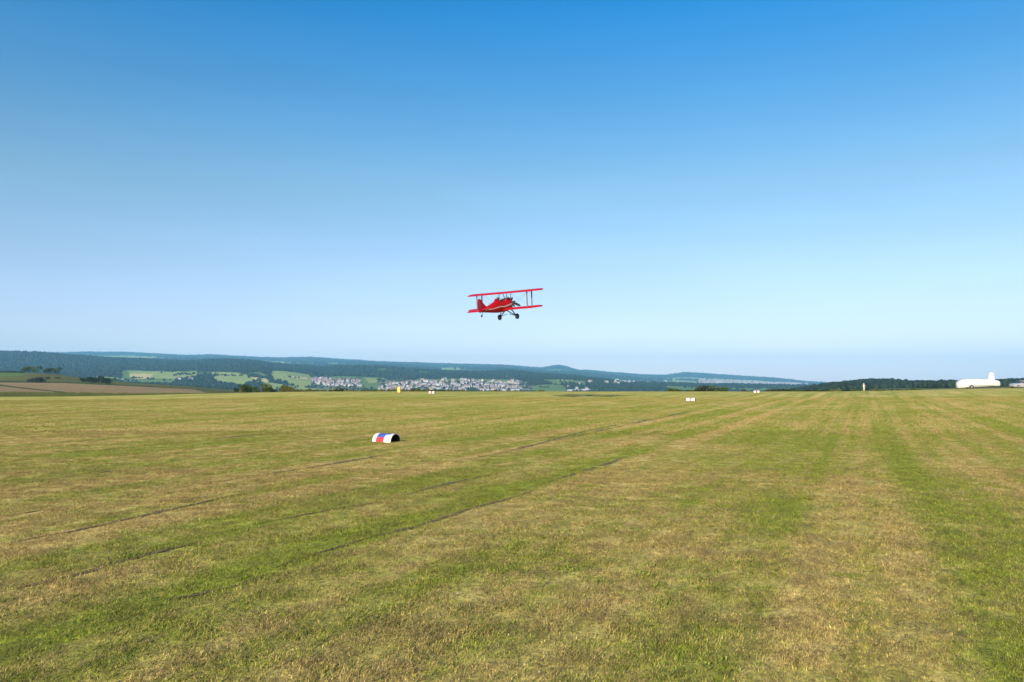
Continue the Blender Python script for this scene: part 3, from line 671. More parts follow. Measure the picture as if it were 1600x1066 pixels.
for (px, py, lab) in [(279, 594.5, 'small white farmhouse left among the trees beyond the brown field'), (298, 594.8, 'small white farmhouse right among the trees beyond the brown field')]:
    p = terr_ray(px, py, 1500, 3400)
    if p:
        o = bpy.data.objects.new('farmhouse', hm[3]); COL.objects.link(o); o.location = p + Vector((0, 0, 1.5)); o.rotation_euler = (0, 0, .3); tag(o, lab, 'house')
# long pale halls in the valley
def hall(px, py, L, label, ymin=2000, ymax=9000):
    p = terr_ray(px, py, ymin, ymax)
    if p is None: return
    mb = MB(); y = 11; H = 6
    prof = [(-y, -3), (-y, H), (-y * .5, H + 1.8), (0, H + 2.4), (y * .5, H + 1.8), (y, H), (y, -3)]
    mb.loft([[(-L/2, a, b) for a, b in prof], [(L/2, a, b) for a, b in prof]])
    o = mb.build('white_hall', M_wall); o.location = p; o.rotation_euler = (0, 0, .12); tag(o, label, 'hall')
hall(898, 613.0, 44, 'long low white hall seen just over the field crest, left one')
hall(915, 612.5, 30, 'shorter white hall seen just over the field crest, right one')
# far town: too many and too small, one mass
mb = MB(); c = 0
while c < 420:
    px = random.uniform(1090, 1262); py = random.uniform(np.interp(px, [1090, 1262], [592, 600]), np.interp(px, [1090, 1262], [603, 606]))
    p = terr_ray(px, py, 5400, 9300); c += 1
    if p is None: continue
    L = random.choice([14, 18, 24, 34]); mb.box((p.x, p.y, p.z + 4), (L, 12, 14), rot=(0, 0, random.uniform(-.4, .4)), mi=random.choice([0, 0, 1]))
for k in range(70):
    px = random.uniform(945, 1042); p = terr_ray(px, random.uniform(592, 600), 3400, 9300)
    if p: mb.box((p.x, p.y, p.z + 3), (14, 10, 11), rot=(0, 0, random.uniform(-.4, .4)), mi=0)
mb.build('distant_town', [M_wall2, M_roof2], kind='stuff', label='pale hazy town spread over the valley behind the crest')

# wind turbines, very far
def turbine(px, base, top, lab):
    Y = 13500; a = P(px, base, Y); h = P(px, top, Y).z - a.z
    t = empty('wind_turbine', a, label=lab, cat='wind turbine', group='wind turbines on the far ridge')
    m = MB(); m.tube((0, 0, -20), (0, 0, h), 3.2, 1.8, 10); m.build('tower', M_white, t)
    m = MB(); m.box((0, -2, h), (4, 11, 4), bev=.8); m.build('nacelle', M_white, t)
    r0 = random.uniform(0, 2)
    for k in range(3):
        m = MB(); an = r0 + k * 2.094; e = Vector((math.sin(an) * 42, -8, h + math.cos(an) * 42)); m.tube((0, -8, h), e, 2.0, .5, 6, flat=.4); m.build('blade', M_white, t)
for px, b_, tp, lab in [(373, 559, 546, 'leftmost faint white wind turbine on the far ridge'), (577, 567, 553, 'faint white wind turbine above the ridge left of the biplane'), (618, 569, 555, 'faint white wind turbine second nearest the biplane'), (654, 570, 557, 'faint white wind turbine nearest the biplane on the left'), (433, 562, 549, 'faint white wind turbine second from the left on the far ridge')]:
    turbine(px, b_, tp, lab)

# ------------------------------------------------------------------ bushes and trees by the field
def leaf_mesh(seed, lobes, nleaf, leaf, m):
    r = random.Random(seed); V = []; Fc = []
    for i in range(nleaf):
        cx, cy, cz, rr = r.choice(lobes)
        d = Vector((r.gauss(0, 1), r.gauss(0, 1), r.gauss(0, 1))).normalized() * rr * (0.55 + 0.5 * r.random())
        c = Vector((cx, cy, cz)) + d; c.z = max(c.z, 0.02)
        u = Vector((r.gauss(0, 1), r.gauss(0, 1), r.gauss(0, 1))).normalized(); v = u.orthogonal().normalized(); l_ = leaf * r.uniform(.6, 1.5)
        b = len(V); V += [c - u * l_, c + v * l_ * .6, c + u * l_, c - v * l_ * .6]; Fc.append((b, b+1, b+2, b+3))
    me = bpy.data.meshes.new('crown'); me.from_pydata([tuple(v) for v in V], [], Fc); me.materials.append(m); me.update(); return me
def lobes_for(seed, wide):
    r = random.Random(seed); L = [(0, 0, .45, .36)]
    for k in range(7): L.append((r.uniform(-.5, .5) * wide, r.uniform(-.4, .4) * wide, r.uniform(.25, .72), r.uniform(.16, .3)))
    return L
cm = {}
for nm, m_ in (('bush', M_bush), ('olive', M_olive), ('dark', M_darkbush)):
    for k in range(3): cm[nm, k] = leaf_mesh(hash_ := 100 + k * 7 + len(nm), lobes_for(200 + k * 3 + len(nm), 1.1), 900, .045, m_)
tm = MB(); tm.tube((0, 0, -.1), (.02, 0, .4), .04, .025, 7); tm.tube((.02, 0, .35), (.15, .05, .7), .022, .01, 6); tm.tube((.02, 0, .3), (-.14, .06, .65), .02, .01, 6)
_t = tm.build('trunk', M_bark); trunk_me = _t.data; COL.objects.unlink(_t); bpy.data.objects.remove(_t)
def bush(px, base, top, Y, wpx, kind, label, name='bush', group=None, cat=None):
    a = P(px, base, Y); gz = float(terrain_z(a.x, a.y)); h = (P(px, top, Y).z - gz); wd = wpx / F * Y
    if h <= .2: return
    t = empty(name, (a.x, a.y, gz), random.uniform(0, 6), label=label, cat=cat or name, group=group)
    for nm, me in (('trunk', trunk_me), ('crown', cm[kind, random.randrange(3)])):
        o = bpy.data.objects.new(nm, me); COL.objects.link(o); o.parent = t; o.scale = (wd, wd, h / (.85 if name == 'tree' else .78)) if nm == 'crown' else (h * .9, h * .9, h)
        if nm == 'crown' and name != 'tree': o.location.z = -.10 * h
for a in [(46, 583, 571.5, 890, 22, 'bush', 'round green tree on the left meadow ridge, left of the pair', 'tree'), (79, 585, 573.5, 880, 20, 'bush', 'round green tree on the left meadow ridge, right of the pair', 'tree'),
          (50, 597, 590, 660, 22, 'dark', 'dark low bush at the top edge of the brown field, left half of the clump', 'bush'), (66, 597, 588, 662, 20, 'dark', 'tallest dark bush at the top edge of the brown field', 'bush'), (91, 593, 589, 760, 7, 'dark', 'tiny dark bush alone on the left meadow', 'bush'),
          (140, 597.5, 588.5, 690, 22, 'bush', 'green bush beyond the brown field, left of the second clump', 'bush'), (156, 598, 587, 692, 26, 'dark', 'taller dark green bush of the second clump beyond the brown field', 'bush'), (172, 598, 589.5, 700, 14, 'bush', 'small green bush at the right end of the second clump', 'bush'),
          (8, 585, 579, 890, 24, 'bush', 'low green bush at the left picture edge on the meadow ridge', 'bush'), (22, 585, 580, 890, 22, 'bush', 'low wide bush between the picture edge and the ridge trees', 'bush')]:
    bush(*a[:7], name=a[7])
for i, (px, tp, wd, kd, lab) in enumerate([(378, 599, 20, 'bush', 'green tree at the field crest, left end of the left clump'), (392, 602, 22, 'bush', 'lower green bush second in the left clump at the crest'), (409, 597.5, 20, 'bush', 'tallest pointed bush of the left clump at the crest'),
      (421, 604, 16, 'dark', 'small dark bush right of the tallest one at the crest'), (441, 602.5, 18, 'olive', 'bright olive bush left of the low hedge at the crest'), (456, 604.5, 20, 'olive', 'bright olive bush next to the low hedge at the crest'),
      (1046, 606.5, 16, 'olive', 'low olive bush left of the wide bush row at the crest'), (1056, 607, 18, 'bush', 'low green bush in the row left of the big dark bush'), (1074, 608.5, 20, 'bush', 'lowest green bush between the olive one and the big dark bush'), (1090, 608, 18, 'olive', 'low olive bush touching the big dark bush'),
      (1104, 601.5, 24, 'dark', 'big dark bush at the crest right of the second field marker, left half'), (1117, 602, 26, 'bush', 'big dark green bush at the crest, right half'), (1128, 605, 16, 'dark', 'small dark bush on the right side of the big one'), (1165, 607.5, 6, 'dark', 'small dark shrub alone left of the farthest marker')]):
    bush(px, 612.5, tp, 215 + (i % 5) * 9, wd * 1.15, kd, lab)
hl = 'low bush in the ragged hedge along the field crest left of centre'
for px in np.arange(466, 700, 7.5):
    if 618 < px < 630: continue
    bush(px + random.uniform(-2, 2), 613, random.uniform(606.8, 609.5) + (1 if px > 500 and px < 512 else 0), random.uniform(212, 262), random.uniform(11, 17), random.choice(['olive', 'olive', 'bush']), hl, group='hedge along the crest')
for px in np.arange(705, 850, 9):
    bush(px + random.uniform(-2, 2), 613, random.uniform(609.3, 611), random.uniform(215, 262), random.uniform(10, 15), random.choice(['olive', 'bush']), 'very low bush along the crest below the larger village', group='very low bushes below the village')
for px in np.arange(1202, 1268, 7):
    bush(px + random.uniform(-2, 2), 613, random.uniform(606.8, 608.8), random.uniform(205, 240), random.uniform(12, 16), random.choice(['dark', 'bush']), 'dark bush in the low hedge left of the wooded hill', group='dark hedge left of the wooded hill')
for px in np.arange(1275, 1440, 9):
    bush(px + random.uniform(-2, 2), 613, random.uniform(607.6, 609.4) - max(0, (px - 1380) * .02), random.uniform(210, 250), random.uniform(12, 18), random.choice(['dark', 'bush', 'olive']), 'low bush along the crest in front of the wooded hill', group='low bushes before the wooded hill')

# ------------------------------------------------------------------ field markers (half barrels)
def marker(px, py, rot, scheme, label, L=0.66, r=0.238):
    g = ground(px, py); t = empty('field_marker', g, rot, label=label, cat='marker', group='half barrel markers on the flying field')
    mats = [M_shell, M_mred, M_mblue, M_sky, M_fred]; nu, na = 16, 20; mb = MB()
    V = lambda i, j, rr: (-L/2 + L * i / nu, -rr * math.cos(math.pi * j / na), rr * math.sin(math.pi * j / na))
    for i in range(nu):
        for j in range(na):
            rr = r + (0.006 if i in (5, 10) else 0)      # rolled hoops of the barrel
            mb.add([V(i, j, rr), V(i + 1, j, rr), V(i + 1, j + 1, rr), V(i, j + 1, rr)], [(0, 1, 2, 3)], scheme(i / nu, j / na))
    b = mb.build('shell', mats, t, smooth=True)
    ib = MB(); ri = r - .012
    for i in range(nu):
        for j in range(na): ib.add([V(i, j, ri), V(i, j + 1, ri), V(i + 1, j + 1, ri), V(i + 1, j, ri)], [(0, 1, 2, 3)])
    ib.build('shaded_inside', M_inshade, t)
    for e in (0, nu):
        rb = MB()
        for j in range(na):
            rb.add([V(e, j, r + .006), V(e, j + 1, r + .006), V(e, j + 1, ri), V(e, j, ri)], [(0, 1, 2, 3)])
            x = (-1 if e == 0 else 1) * .012
            q = [Vector(V(e, j, r + .007)), Vector(V(e, j + 1, r + .007)), Vector(V(e, j + 1, r + .007)), Vector(V(e, j, r + .007))]
            q[2].x -= x; q[3].x -= x; rb.add(q, [(0, 1, 2, 3)])
        rb.build('rim', M_shell, t)
    # black wall added in the far end to keep light out of the barrel
    bw = MB(); pts = [(-L/2 + .01, -ri * math.cos(math.pi * j / na), ri * math.sin(math.pi * j / na)) for j in range(na + 1)]
    bw.add(pts, [list(range(na + 1))]); bw.build('light_stop', M_inshade, t)
    return t
def sch1(u, a):
    a2 = 1 - abs(2 * a - 1)        # 0 at the ground, 1 at the top
    if .17 < u < .60: return 2 if a2 > .36 else 1
    if .60 <= u < .84 and a2 > .66: return 2 if u < .76 else 3
    if u >= .58 and a2 > .35 and u < .72: return 3
    return 0
def sch2(u, a): return 4 if .33 < u < .62 else 0
def sch3(u, a): return 1 if .36 < u < .6 else 0
marker(604, 690.5, R(-30), sch1, 'nearest half barrel marker, white with red and blue patches')
marker(1079.5, 626.5, R(-22), sch2, 'white half barrel marker with faded red band, middle distance right')
marker(675, 614.8, R(-10), sch3, 'tiny white and red half barrel marker at the crest left of the biplane')
marker(1182, 613.4, R(-15), sch3, 'tiny white half barrel marker at the crest beside the dark shrub')
# yellow board at the crest
g = ground(623, 614.3); t = empty('yellow_sign', g, 0.05, label='small yellow orange board on dark posts at the field crest', cat='sign')
m = MB(); m.box((0, 0, .40), (.30, .05, .64), bev=.015); m.build('board', M_yellow, t)
m = MB(); m.box((0, -.03, .40), (.05, .012, .3)); m.build('stripe', M_cream, t)
for s in (-1, 1): m = MB(); m.box((s * .22, .02, .34), (.10, .06, .68), bev=.01); m.build('post', M_wood, t)

# ------------------------------------------------------------------ glider trailer with a tail fin housing
g = ground(1528, 607.2); Yt = min(g.y, 165); Yt = 160.0; xt = float(ray(1528, 607)[0]) * Yt
t = empty('glider_trailer', (xt, Yt, float(zfield(xt, Yt))), R(-4), label='long white glider trailer with a tall fin housing at its right end', cat='trailer')
pxm = Yt / F                                                     # metres per photograph pixel there
rings = []
for (x, hw, z0, z1) in [(-4.12, .30, .35, .95), (-4.05, .5, .12, 1.25), (-3.75, .68, .08, 1.55), (-3.3, .78, .08, 1.80), (-2.4, .82, .16, 1.93), (-1.2, .84, .26, 1.97), (0, .84, .32, 1.96), (1.2, .82, .36, 1.92), (2.4, .76, .42, 1.84), (3.4, .66, .46, 1.72), (3.9, .6, .48, 1.58), (4.1, .45, .52, 1.35)]:
    n = 20; rg = []
    for k in range(n):
        a = 2 * math.pi * k / n; c, s = math.cos(a), math.sin(a); e = .45
        rg.append((x, hw * math.copysign(abs(c) ** e, c), (z0 + z1) / 2 + (z1 - z0) / 2 * math.copysign(abs(s) ** e, s)))
    rings.append(rg)
m = MB(); m.loft(rings); body = m.build('body', M_white, t, smooth=True)
m = MB()
def finring(z, x0, x1, th): return [(x0, 0, z), (x0 + .2 * (x1 - x0), -th, z), (x1 - .1, -th, z), (x1, 0, z), (x1 - .1, th, z), (x0 + .2 * (x1 - x0), th, z)]
m.loft([finring(1.6, 1.8, 3.35, .28), finring(1.95, 2.05, 3.25, .22), finring(2.6, 2.2, 3.2, .18), finring(3.05, 2.3, 3.15, .14), finring(3.2, 2.45, 3.05, .08)]); m.build('fin_housing', M_white, t, smooth=True)
for s in (-1, 1):
    m = MB(); T = Matrix.Translation((-1.65, s * .86, .34)) @ Matrix.Rotation(R(90), 4, 'X')
    m.lathe([(.001, -.09), (.2, -.09), (.3, -.09), (.34, -.05), (.34, .05), (.3, .09), (.2, .09), (.001, .09)], 20, M=T); wl = m.build('wheel', M_black, t, smooth=True)
    m = MB(); T2 = Matrix.Translation((-1.65, s * .955, .34)) @ Matrix.Rotation(R(90), 4, 'X'); m.lathe([(.001, .012), (.17, .012), (.19, -.012), (.001, -.012)], 16, M=T2); m.build('rim', M_alu, wl)
    m = MB()
    rgs = [[(-1.65 + r_ * math.cos(a), s * .87 + d, .34 + r_ * math.sin(a)) for (r_, d) in ((.40, -.13), (.40, .13), (.43, .13), (.43, -.13))] for a in np.linspace(.15, math.pi - .15, 12)]
    m.loft(rgs); m.build('mudguard', M_alu, t)
for x_, hw_, z0_, z1_ in ((-3.3, .78, .3, 1.72), (.0, .84, .45, 1.82), (3.4, .66, .55, 1.6)):      # panel seams on both sides
    for s in (-1, 1): m = MB(); m.box((x_, s * (hw_ + .004), (z0_ + z1_) / 2), (.035, .012, (z1_ - z0_) * .8)); m.build('seam', M_grey, body)
for s in (-1, 1): m = MB(); m.box((.3, s * .852, .62), (5.4, .012, .05)); m.build('rubbing_strip', M_grey, body)
m = MB(); m.tube((-4.0, 0, .35), (-5.1, 0, .38), .05, .04); m.build('tow_bar', M_iron, t)
m = MB(); m.tube((-4.7, .12, 0.02), (-4.7, .12, .6), .03); m.build('jockey_stand', M_iron, t)
m = MB(); m.box((.2, 0, .27), (7.4, .9, .08)); m.build('chassis', M_iron, t)
for s in (-.55, .55): m = MB(); m.box((4.12, s * .6, .85), (.04, .12, .1)); m.build('tail_light', M_lamp, t)

# ------------------------------------------------------------------ parked car at the right edge
Yc = 158.0; xc = float(ray(1604.5, 606)[0]) * Yc - .95
t = empty('parked_car', (xc, Yc, float(zfield(xc, Yc))), R(4), label='silver car cut by the right picture edge, beyond the trailer', cat='car')
def car_ring(x, z0, zs, hw, zr, hr):
    return [(x, -hw, z0), (x, -hw - .02, (z0 + zs) / 2), (x, -hw, zs), (x, -hr, zr), (x, hr, zr), (x, hw, zs), (x, hw + .02, (z0 + zs) / 2), (x, hw, z0)]
m = MB(); m.loft([car_ring(-2.2, .35, .6, .65, .66, .5), car_ring(-2.1, .26, .72, .78, .80, .66), car_ring(-1.2, .24, .86, .85, .95, .72), car_ring(-.75, .24, .92, .86, 1.0, .72), car_ring(1.9, .24, .95, .86, 1.02, .72), car_ring(2.15, .3, .9, .8, .98, .66), car_ring(2.22, .4, .7, .7, .74, .55)]); m.build('body', M_car, t, smooth=True)
def gr(x, z0, h0, z1, h1): return [(x, -h0, z0), (x, -h1, z1), (x, h1, z1), (x, h0, z0)]
m = MB(); m.loft([gr(-.95, .95, .74, .98, .7), gr(-.15, .95, .76, 1.38, .60), gr(1.5, .97, .76, 1.40, .60), gr(2.1, .98, .72, 1.04, .68)]); m.build('windows', M_glass, t)
m = MB(); m.loft([gr(-.2, 1.365, .62, 1.43, .56), gr(.4, 1.40, .63, 1.48, .56), gr(1.2, 1.40, .63, 1.47, .56), gr(1.6, 1.36, .62, 1.40, .56)]); m.build('roof', M_car, t)
for x in (-.55, .55, 1.45):
    m = MB()
    for s in (-1, 1): m.tube((x if x > 0 else -.95, s * .765, .95), (x + (.1 if x > 0 else .78) * 1.0 if x < 0 else x, s * .62, 1.40), .035)
    m.build('pillar', M_car, t)
for x in (-1.35, 1.4):
    for s in (-1, 1):
        m = MB(); T = Matrix.Translation((x, s * .78, .31)) @ Matrix.Rotation(R(90), 4, 'X'); m.lathe([(.001, -.1), (.27, -.1), (.31, -.06), (.31, .06), (.27, .1), (.001, .1)], 20, M=T); wl = m.build('wheel', M_black, t, smooth=True)
        m = MB(); T2 = Matrix.Translation((x, s * .885, .31)) @ Matrix.Rotation(R(90), 4, 'X'); m.lathe([(.001, .01), (.17, .01), (.19, -.01), (.001, -.01)], 14, M=T2); m.build('rim', M_alu, wl)
for s in (-1, 1): m = MB(); m.box((-2.12, s * .55, .62), (.1, .26, .13), bev=.02); m.build('headlight', M_scr, t)

# ------------------------------------------------------------------ people
def skin_figure(name, joints, edges, mats, parent=None, levels=2):
    me = bpy.data.meshes.new(name); me.from_pydata([j[0] for j in joints], edges, []); o = bpy.data.objects.new(name, me); COL.objects.link(o); o.parent = parent
    sk = o.modifiers.new('skin', 'SKIN')
    bpy.context.view_layer.update()
    if not me.skin_vertices: me.attributes
    lay = me.skin_vertices[0].data if me.skin_vertices else None
    if lay is None:
        bpy.context.view_layer.objects.active = o
    for i, j in enumerate(joints): lay[i].radius = j[1]
    lay[0].use_root = True
    sb = o.modifiers.new('sub', 'SUBSURF'); sb.levels = levels; sb.render_levels = levels
    dg = bpy.context.evaluated_depsgraph_get(); dg.update(); em = bpy.data.meshes.new_from_object(o.evaluated_get(dg)); o.modifiers.clear(); o.data = em
    for m_ in mats: em.materials.append(m_)
    return o
def colour_by(o, fn):
    for p in o.data.polygons: p.material_index = fn(p.center); p.use_smooth = True
H = 1.76
J = [((0,0,.96),(.15,.11)), ((0,0,1.12),(.14,.10)), ((0,0,1.34),(.17,.11)), ((0,0,1.47),(.09,.08)), ((0,0,1.54),(.055,.055)), ((0,-.01,1.64),(.085,.10)), ((0,0,1.72),(.07,.085)),
     ((-.19,0,1.42),(.06,.06)), ((-.26,.0,1.15),(.045,.045)), ((-.25,-.1,.92),(.035,.035)), ((-.25,-.13,.83),(.035,.025)),
     ((.19,0,1.42),(.06,.06)), ((.36,.03,1.20),(.045,.045)), ((.24,-.12,1.05),(.035,.035)), ((.19,-.16,1.02),(.035,.03)),
     ((-.10,0,.88),(.095,.10)), ((-.12,-.02,.50),(.062,.066)), ((-.13,.02,.10),(.042,.045)), ((-.14,-.14,.04),(.04,.03)),
     ((.10,0,.88),(.095,.10)), ((.12,-.02,.50),(.062,.066)), ((.14,.02,.10),(.042,.045)), ((.16,-.14,.04),(.04,.03))]
E = [(0,1),(1,2),(2,3),(3,4),(4,5),(5,6),(2,7),(7,8),(8,9),(9,10),(2,11),(11,12),(12,13),(13,14),(0,15),(15,16),(16,17),(17,18),(0,19),(19,20),(20,21),(21,22)]
Yp = 178.0; xp = float(ray(1350, 612)[0]) * Yp
pr = empty('person', (xp, Yp, float(zfield(xp, Yp))), R(20), label='person in a white shirt and beige trousers standing at the field crest', cat='person')
b = skin_figure('body', J, E, [M_shirt, M_trouser, M_skin, M_black], pr)
colour_by(b, lambda c: 3 if c.z < .09 else 1 if c.z < 1.0 and abs(c.x) < .22 else 2 if c.z > 1.50 or (c.z < .90) or (c.x > .15 and c.z < 1.08 and c.y < -.08) else 0)
m = MB(); m.lathe([(.001, .12), (.06, .11), (.10, .05), (.105, -.02), (.10, -.05)], 14, M=Matrix.Translation((0, .015, 1.68))); m.build('hair', M_shirt, pr, smooth=True)

# ------------------------------------------------------------------ the biplane
YB = 66.0
HEAD = R(34.5); PIT = R(12.5); ROLL = R(-.6)
bp = empty('biplane', P(783.2, 478.2, YB), label='red biplane flying low over the field with dark wheels and a cream stripe', cat='biplane')
Mh = Matrix.Rotation(R(90) - HEAD, 4, 'Z') @ Matrix.Rotation(-PIT, 4, 'Y') @ Matrix.Rotation(ROLL, 4, 'X')
bp.rotation_euler = Mh.to_euler()
# local axes: x forward, y left, z up; origin near the cockpit
def fring(x, hw, zb, zt, zm=None, n=20, sq=.75):
    zc = (zb + zt) / 2; rg = []
    for k in range(n):
        a = 2 * math.pi * k / n; c, s = math.cos(a), math.sin(a)
        rg.append((x, hw * math.copysign(abs(c) ** sq, c), zc + (zt - zb) / 2 * math.copysign(abs(s) ** (sq if s < 0 else 1.0), s)))
    return rg
FS = [(-3.05, .03, -.06, .10), (-2.6, .09, -.17, .16), (-2.0, .17, -.27, .24), (-1.3, .26, -.39, .38), (-.75, .31, -.47, .52), (-.5, .32, -.50, .56), (0, .34, -.52, .42), (.4, .36, -.53, .52), (.9, .37, -.50, .57), (1.15, .37, -.46, .56), (1.25, .31, -.38, .48)]
m = MB(); rings = [fring(*f) for f in FS]
def fmi(i, j):
    return 0
m.loft(rings, mis=fmi); fus = m.build('fuselage', [M_red, M_cream], bp, smooth=True)
for s in (-1, 1):                      # cream stripe along each side, 6 mm proud
    m = MB(); xs = np.linspace(-2.5, 1.1, 22); rg = []
    fx = [f[0] for f in FS]
    for x in xs:
        hw = np.interp(x, fx, [f[1] for f in FS]) + .008; zb = np.interp(x, fx, [f[2] for f in FS]); zt = np.interp(x, fx, [f[3] for f in FS]); zc = (zb + zt) / 2; wd = .025 + .03 * (x + 2.5) / 3.6
        rg.append([(x, s * hw, zc - .03 - wd), (x, s * hw, zc - .03 + wd), (x, s * (hw - .03), zc - .03 + wd), (x, s * (hw - .03), zc - .03 - wd)])
    m.loft(rg); m.build('stripe', M_cream, bp)
# cockpit opening rims, windscreens, headrest
for x in (-.28, .62):
    m = MB(); zt = float(np.interp(x, [f[0] for f in FS], [f[3] for f in FS])); n = 18
    ro = [[(x + (.27 + d) * math.cos(a), (.22 + d) * math.sin(a), zt + z - .12 * abs(math.sin(a))) for (d, z) in ((0, -.03), (.035, -.03), (.035, .03), (0, .03))] for a in [2*math.pi*k/n for k in range(n + 1)]]
    m.loft(ro, cap=False); m.build('cockpit_rim', M_black, bp, smooth=True)
    m = MB(); m.box((x, 0, zt - .01), (.5, .4, .02)); m.build('cockpit_dark_plate', M_black, bp)  # black plate at rim height, painted stand-in for the shaded cockpit depth
    m = MB(); ws = [[(x + .28 + .14 * (1 - abs(v)), v * .22, zt + z * (1 - .25 * abs(v)) - .03) for z in (0, .24)] for v in (-1, -.5, 0, .5, 1)]
    for k in range(4): m.add([ws[k][0], ws[k+1][0], ws[k+1][1], ws[k][1]], [(0, 1, 2, 3)])
    w_ = m.build('windscreen', M_scr, bp); md = w_.modifiers.new('t', 'SOLIDIFY'); md.thickness = .008
m = MB(); m.loft([[(-.95, .02 * math.cos(a), .50 + .02 * math.sin(a)) for a in np.linspace(0, 6.28, 9)[:-1]], [(-.62, .12 * math.cos(a), .60 + .12 * math.sin(a)) for a in np.linspace(0, 6.28, 9)[:-1]], [(-.56, .11 * math.cos(a), .60 + .11 * math.sin(a)) for a in np.linspace(0, 6.28, 9)[:-1]]]); m.build('headrest', M_red2, bp, smooth=True)
# wings
def airfoil(chord, th, n=9):
    up = []; lo = []
    for k in range(n + 1):
        t = (1 - math.cos(math.pi * k / n)) / 2; yt = th * (2.969 * math.sqrt(t) - 1.26 * t - 3.516 * t*t + 2.843 * t**3 - 1.015 * t**4) / 2 * 1.0
        up.append((chord * (.35 - t), yt + .02 * math.sin(math.pi * t))); lo.append((chord * (.35 - t), -yt * .6 + .02 * math.sin(math.pi * t)))
    return up + lo[1:-1][::-1]
def wing(name, xc, z, span, chord, dih=0.0, gap=None):
    m = MB(); rg = []
    ys = [-span/2, -span/2 + .04, -span/2 + .12, -span/2 + .3, -span/4, 0, span/4, span/2 - .3, span/2 - .12, span/2 - .04, span/2]
    sc_ = [.45, .72, .9, 1, 1, 1, 1, 1, .9, .72, .45]
    for y, s in zip(ys, sc_): rg.append([(xc + a * s, y, z + b * (s if s < .95 else 1) + abs(y) * dih) for a, b in airfoil(chord, .21)])
    m.loft(rg); o = m.build(name, M_red, bp, smooth=True)
    for k in range(-12, 13):            # rib tapes
        if abs(k * span / 26) < (.4 if z < 0 else 0): continue
    return o
CH = 1.12; ZU, ZL = .98, -.36
wing('upper_wing', .78, ZU, 7.35, CH, .006); wing('lower_wing', .42, ZL, 7.3, CH, .012)
for (zc, xc, nm) in ((ZU, .78, 0), (ZL, .42, 1)):
    for s in (-1, 1):
        m = MB(); m.box((xc + CH * (.35 - 1.0) - .06, s * 2.3, zc + .012 + 2.3 * (.006 if nm == 0 else .012)), (.13, 1.9, .025), bev=.01); m.build('aileron', M_red2, bp)
# interplane struts, two pairs per side, and cabane struts
for s in (-1, 1):
    for dx in (-.45, .27):
        m = MB(); m.tube((.42 + dx + .05, s * 2.55, ZL + .06), (.78 + dx - .1, s * 2.55, ZU + .01), .06, n=10, flat=.5, up=(0, 1, 0)); m.build('interplane_strut', M_grey, bp)
    m = MB()
    m.tube((.65, s * .3, ZL + .05), (.9, s * 2.5, ZU), .007, n=5); m.tube((.0, s * .3, ZL + .05), (.3, s * 2.5, ZU), .007, n=5); m.tube((.9, s * .4, ZU), (.6, s * 2.5, ZL + .06), .007, n=5)
    m.build('bracing_wire', M_grey, bp)
    for xa, xb in ((.35, .45), (1.05, 1.05)):
        m = MB(); m.tube((xa, s * .27, .36), (xb, s * .42, ZU), .028, n=8); m.build('cabane_strut', M_grey, bp)
# tail
m = MB(); f0 = [(-2.05, .20), (-2.4, .50), (-2.7, .88), (-2.8, .92), (-2.8, .02)]
def slab(pts, th, ax): 
    mm = MB(); A_ = [(x, -th, z) if ax == 'y' else (x, z, -th) for x, z in pts]; B_ = [(x, th, z) if ax == 'y' else (x, z, th) for x, z in pts]; mm.loft([A_, B_]); return mm
slab(f0, .03, 'y').build('fin', M_red, bp)
ru = [(-2.815, -.05), (-2.815, .82), (-2.86, .96), (-2.96, 1.0), (-3.08, .94), (-3.2, .7), (-3.24, .3), (-3.16, -.06), (-3.0, -.16)]
slab(ru, .03, 'y').build('rudder', M_red2, bp)
for s in (-1, 1):
    st = [(-2.25, s * .12), (-2.4, s * .9), (-2.55, s * 1.15), (-2.78, s * 1.2), (-2.78, s * .08)]
    mm = MB(); mm.loft([[(x, y, .10) for x, y in st], [(x, y, .15) for x, y in st]]); mm.build('tailplane', M_red, bp)
    el = [(-2.795, s * .1), (-2.795, s * 1.2), (-3.0, s * 1.18), (-3.14, s * 1.0), (-3.17, s * .3)]
    mm = MB(); mm.loft([[(x, y, .105) for x, y in el], [(x, y, .145) for x, y in el]]); mm.build('elevator', M_red2, bp)
# engine, cowl, propeller
m = MB(); T = Matrix.Translation((1.25, 0, .09)) @ Matrix.Rotation(R(90), 4, 'Y')
m.lathe([(.29, 0), (.26, .05), (.20, .1), (.17, .24), (.12, .30), (.001, .32)], 20, M=T); eng = m.build('engine', M_iron, bp, smooth=True)
for k in range(7):
    a = 2 * math.pi * k / 7 + .3; d = Vector((0, math.cos(a), math.sin(a))); m = MB()
    for q in range(9):
        c0 = Vector((1.42, 0, .09)) + d * (.16 + .035 * q); m.tube(c0, c0 + d * .014, .085 if q % 2 == 0 else .06, n=12)
    m.tube(Vector((1.42, 0, .09)) + d * .45, Vector((1.42, 0, .09)) + d * .51, .06, .04, 10); m.build('cylinder', M_alu if k % 2 else M_iron, eng)
m = MB(); m.lathe([(.10, 0), (.10, .06), (.07, .13), (.001, .17)], 14, M=Matrix.Translation((1.55, 0, .09)) @ Matrix.Rotation(R(90), 4, 'Y')); hub = m.build('propeller_hub', M_alu, bp, smooth=True)
PA = R(-113)
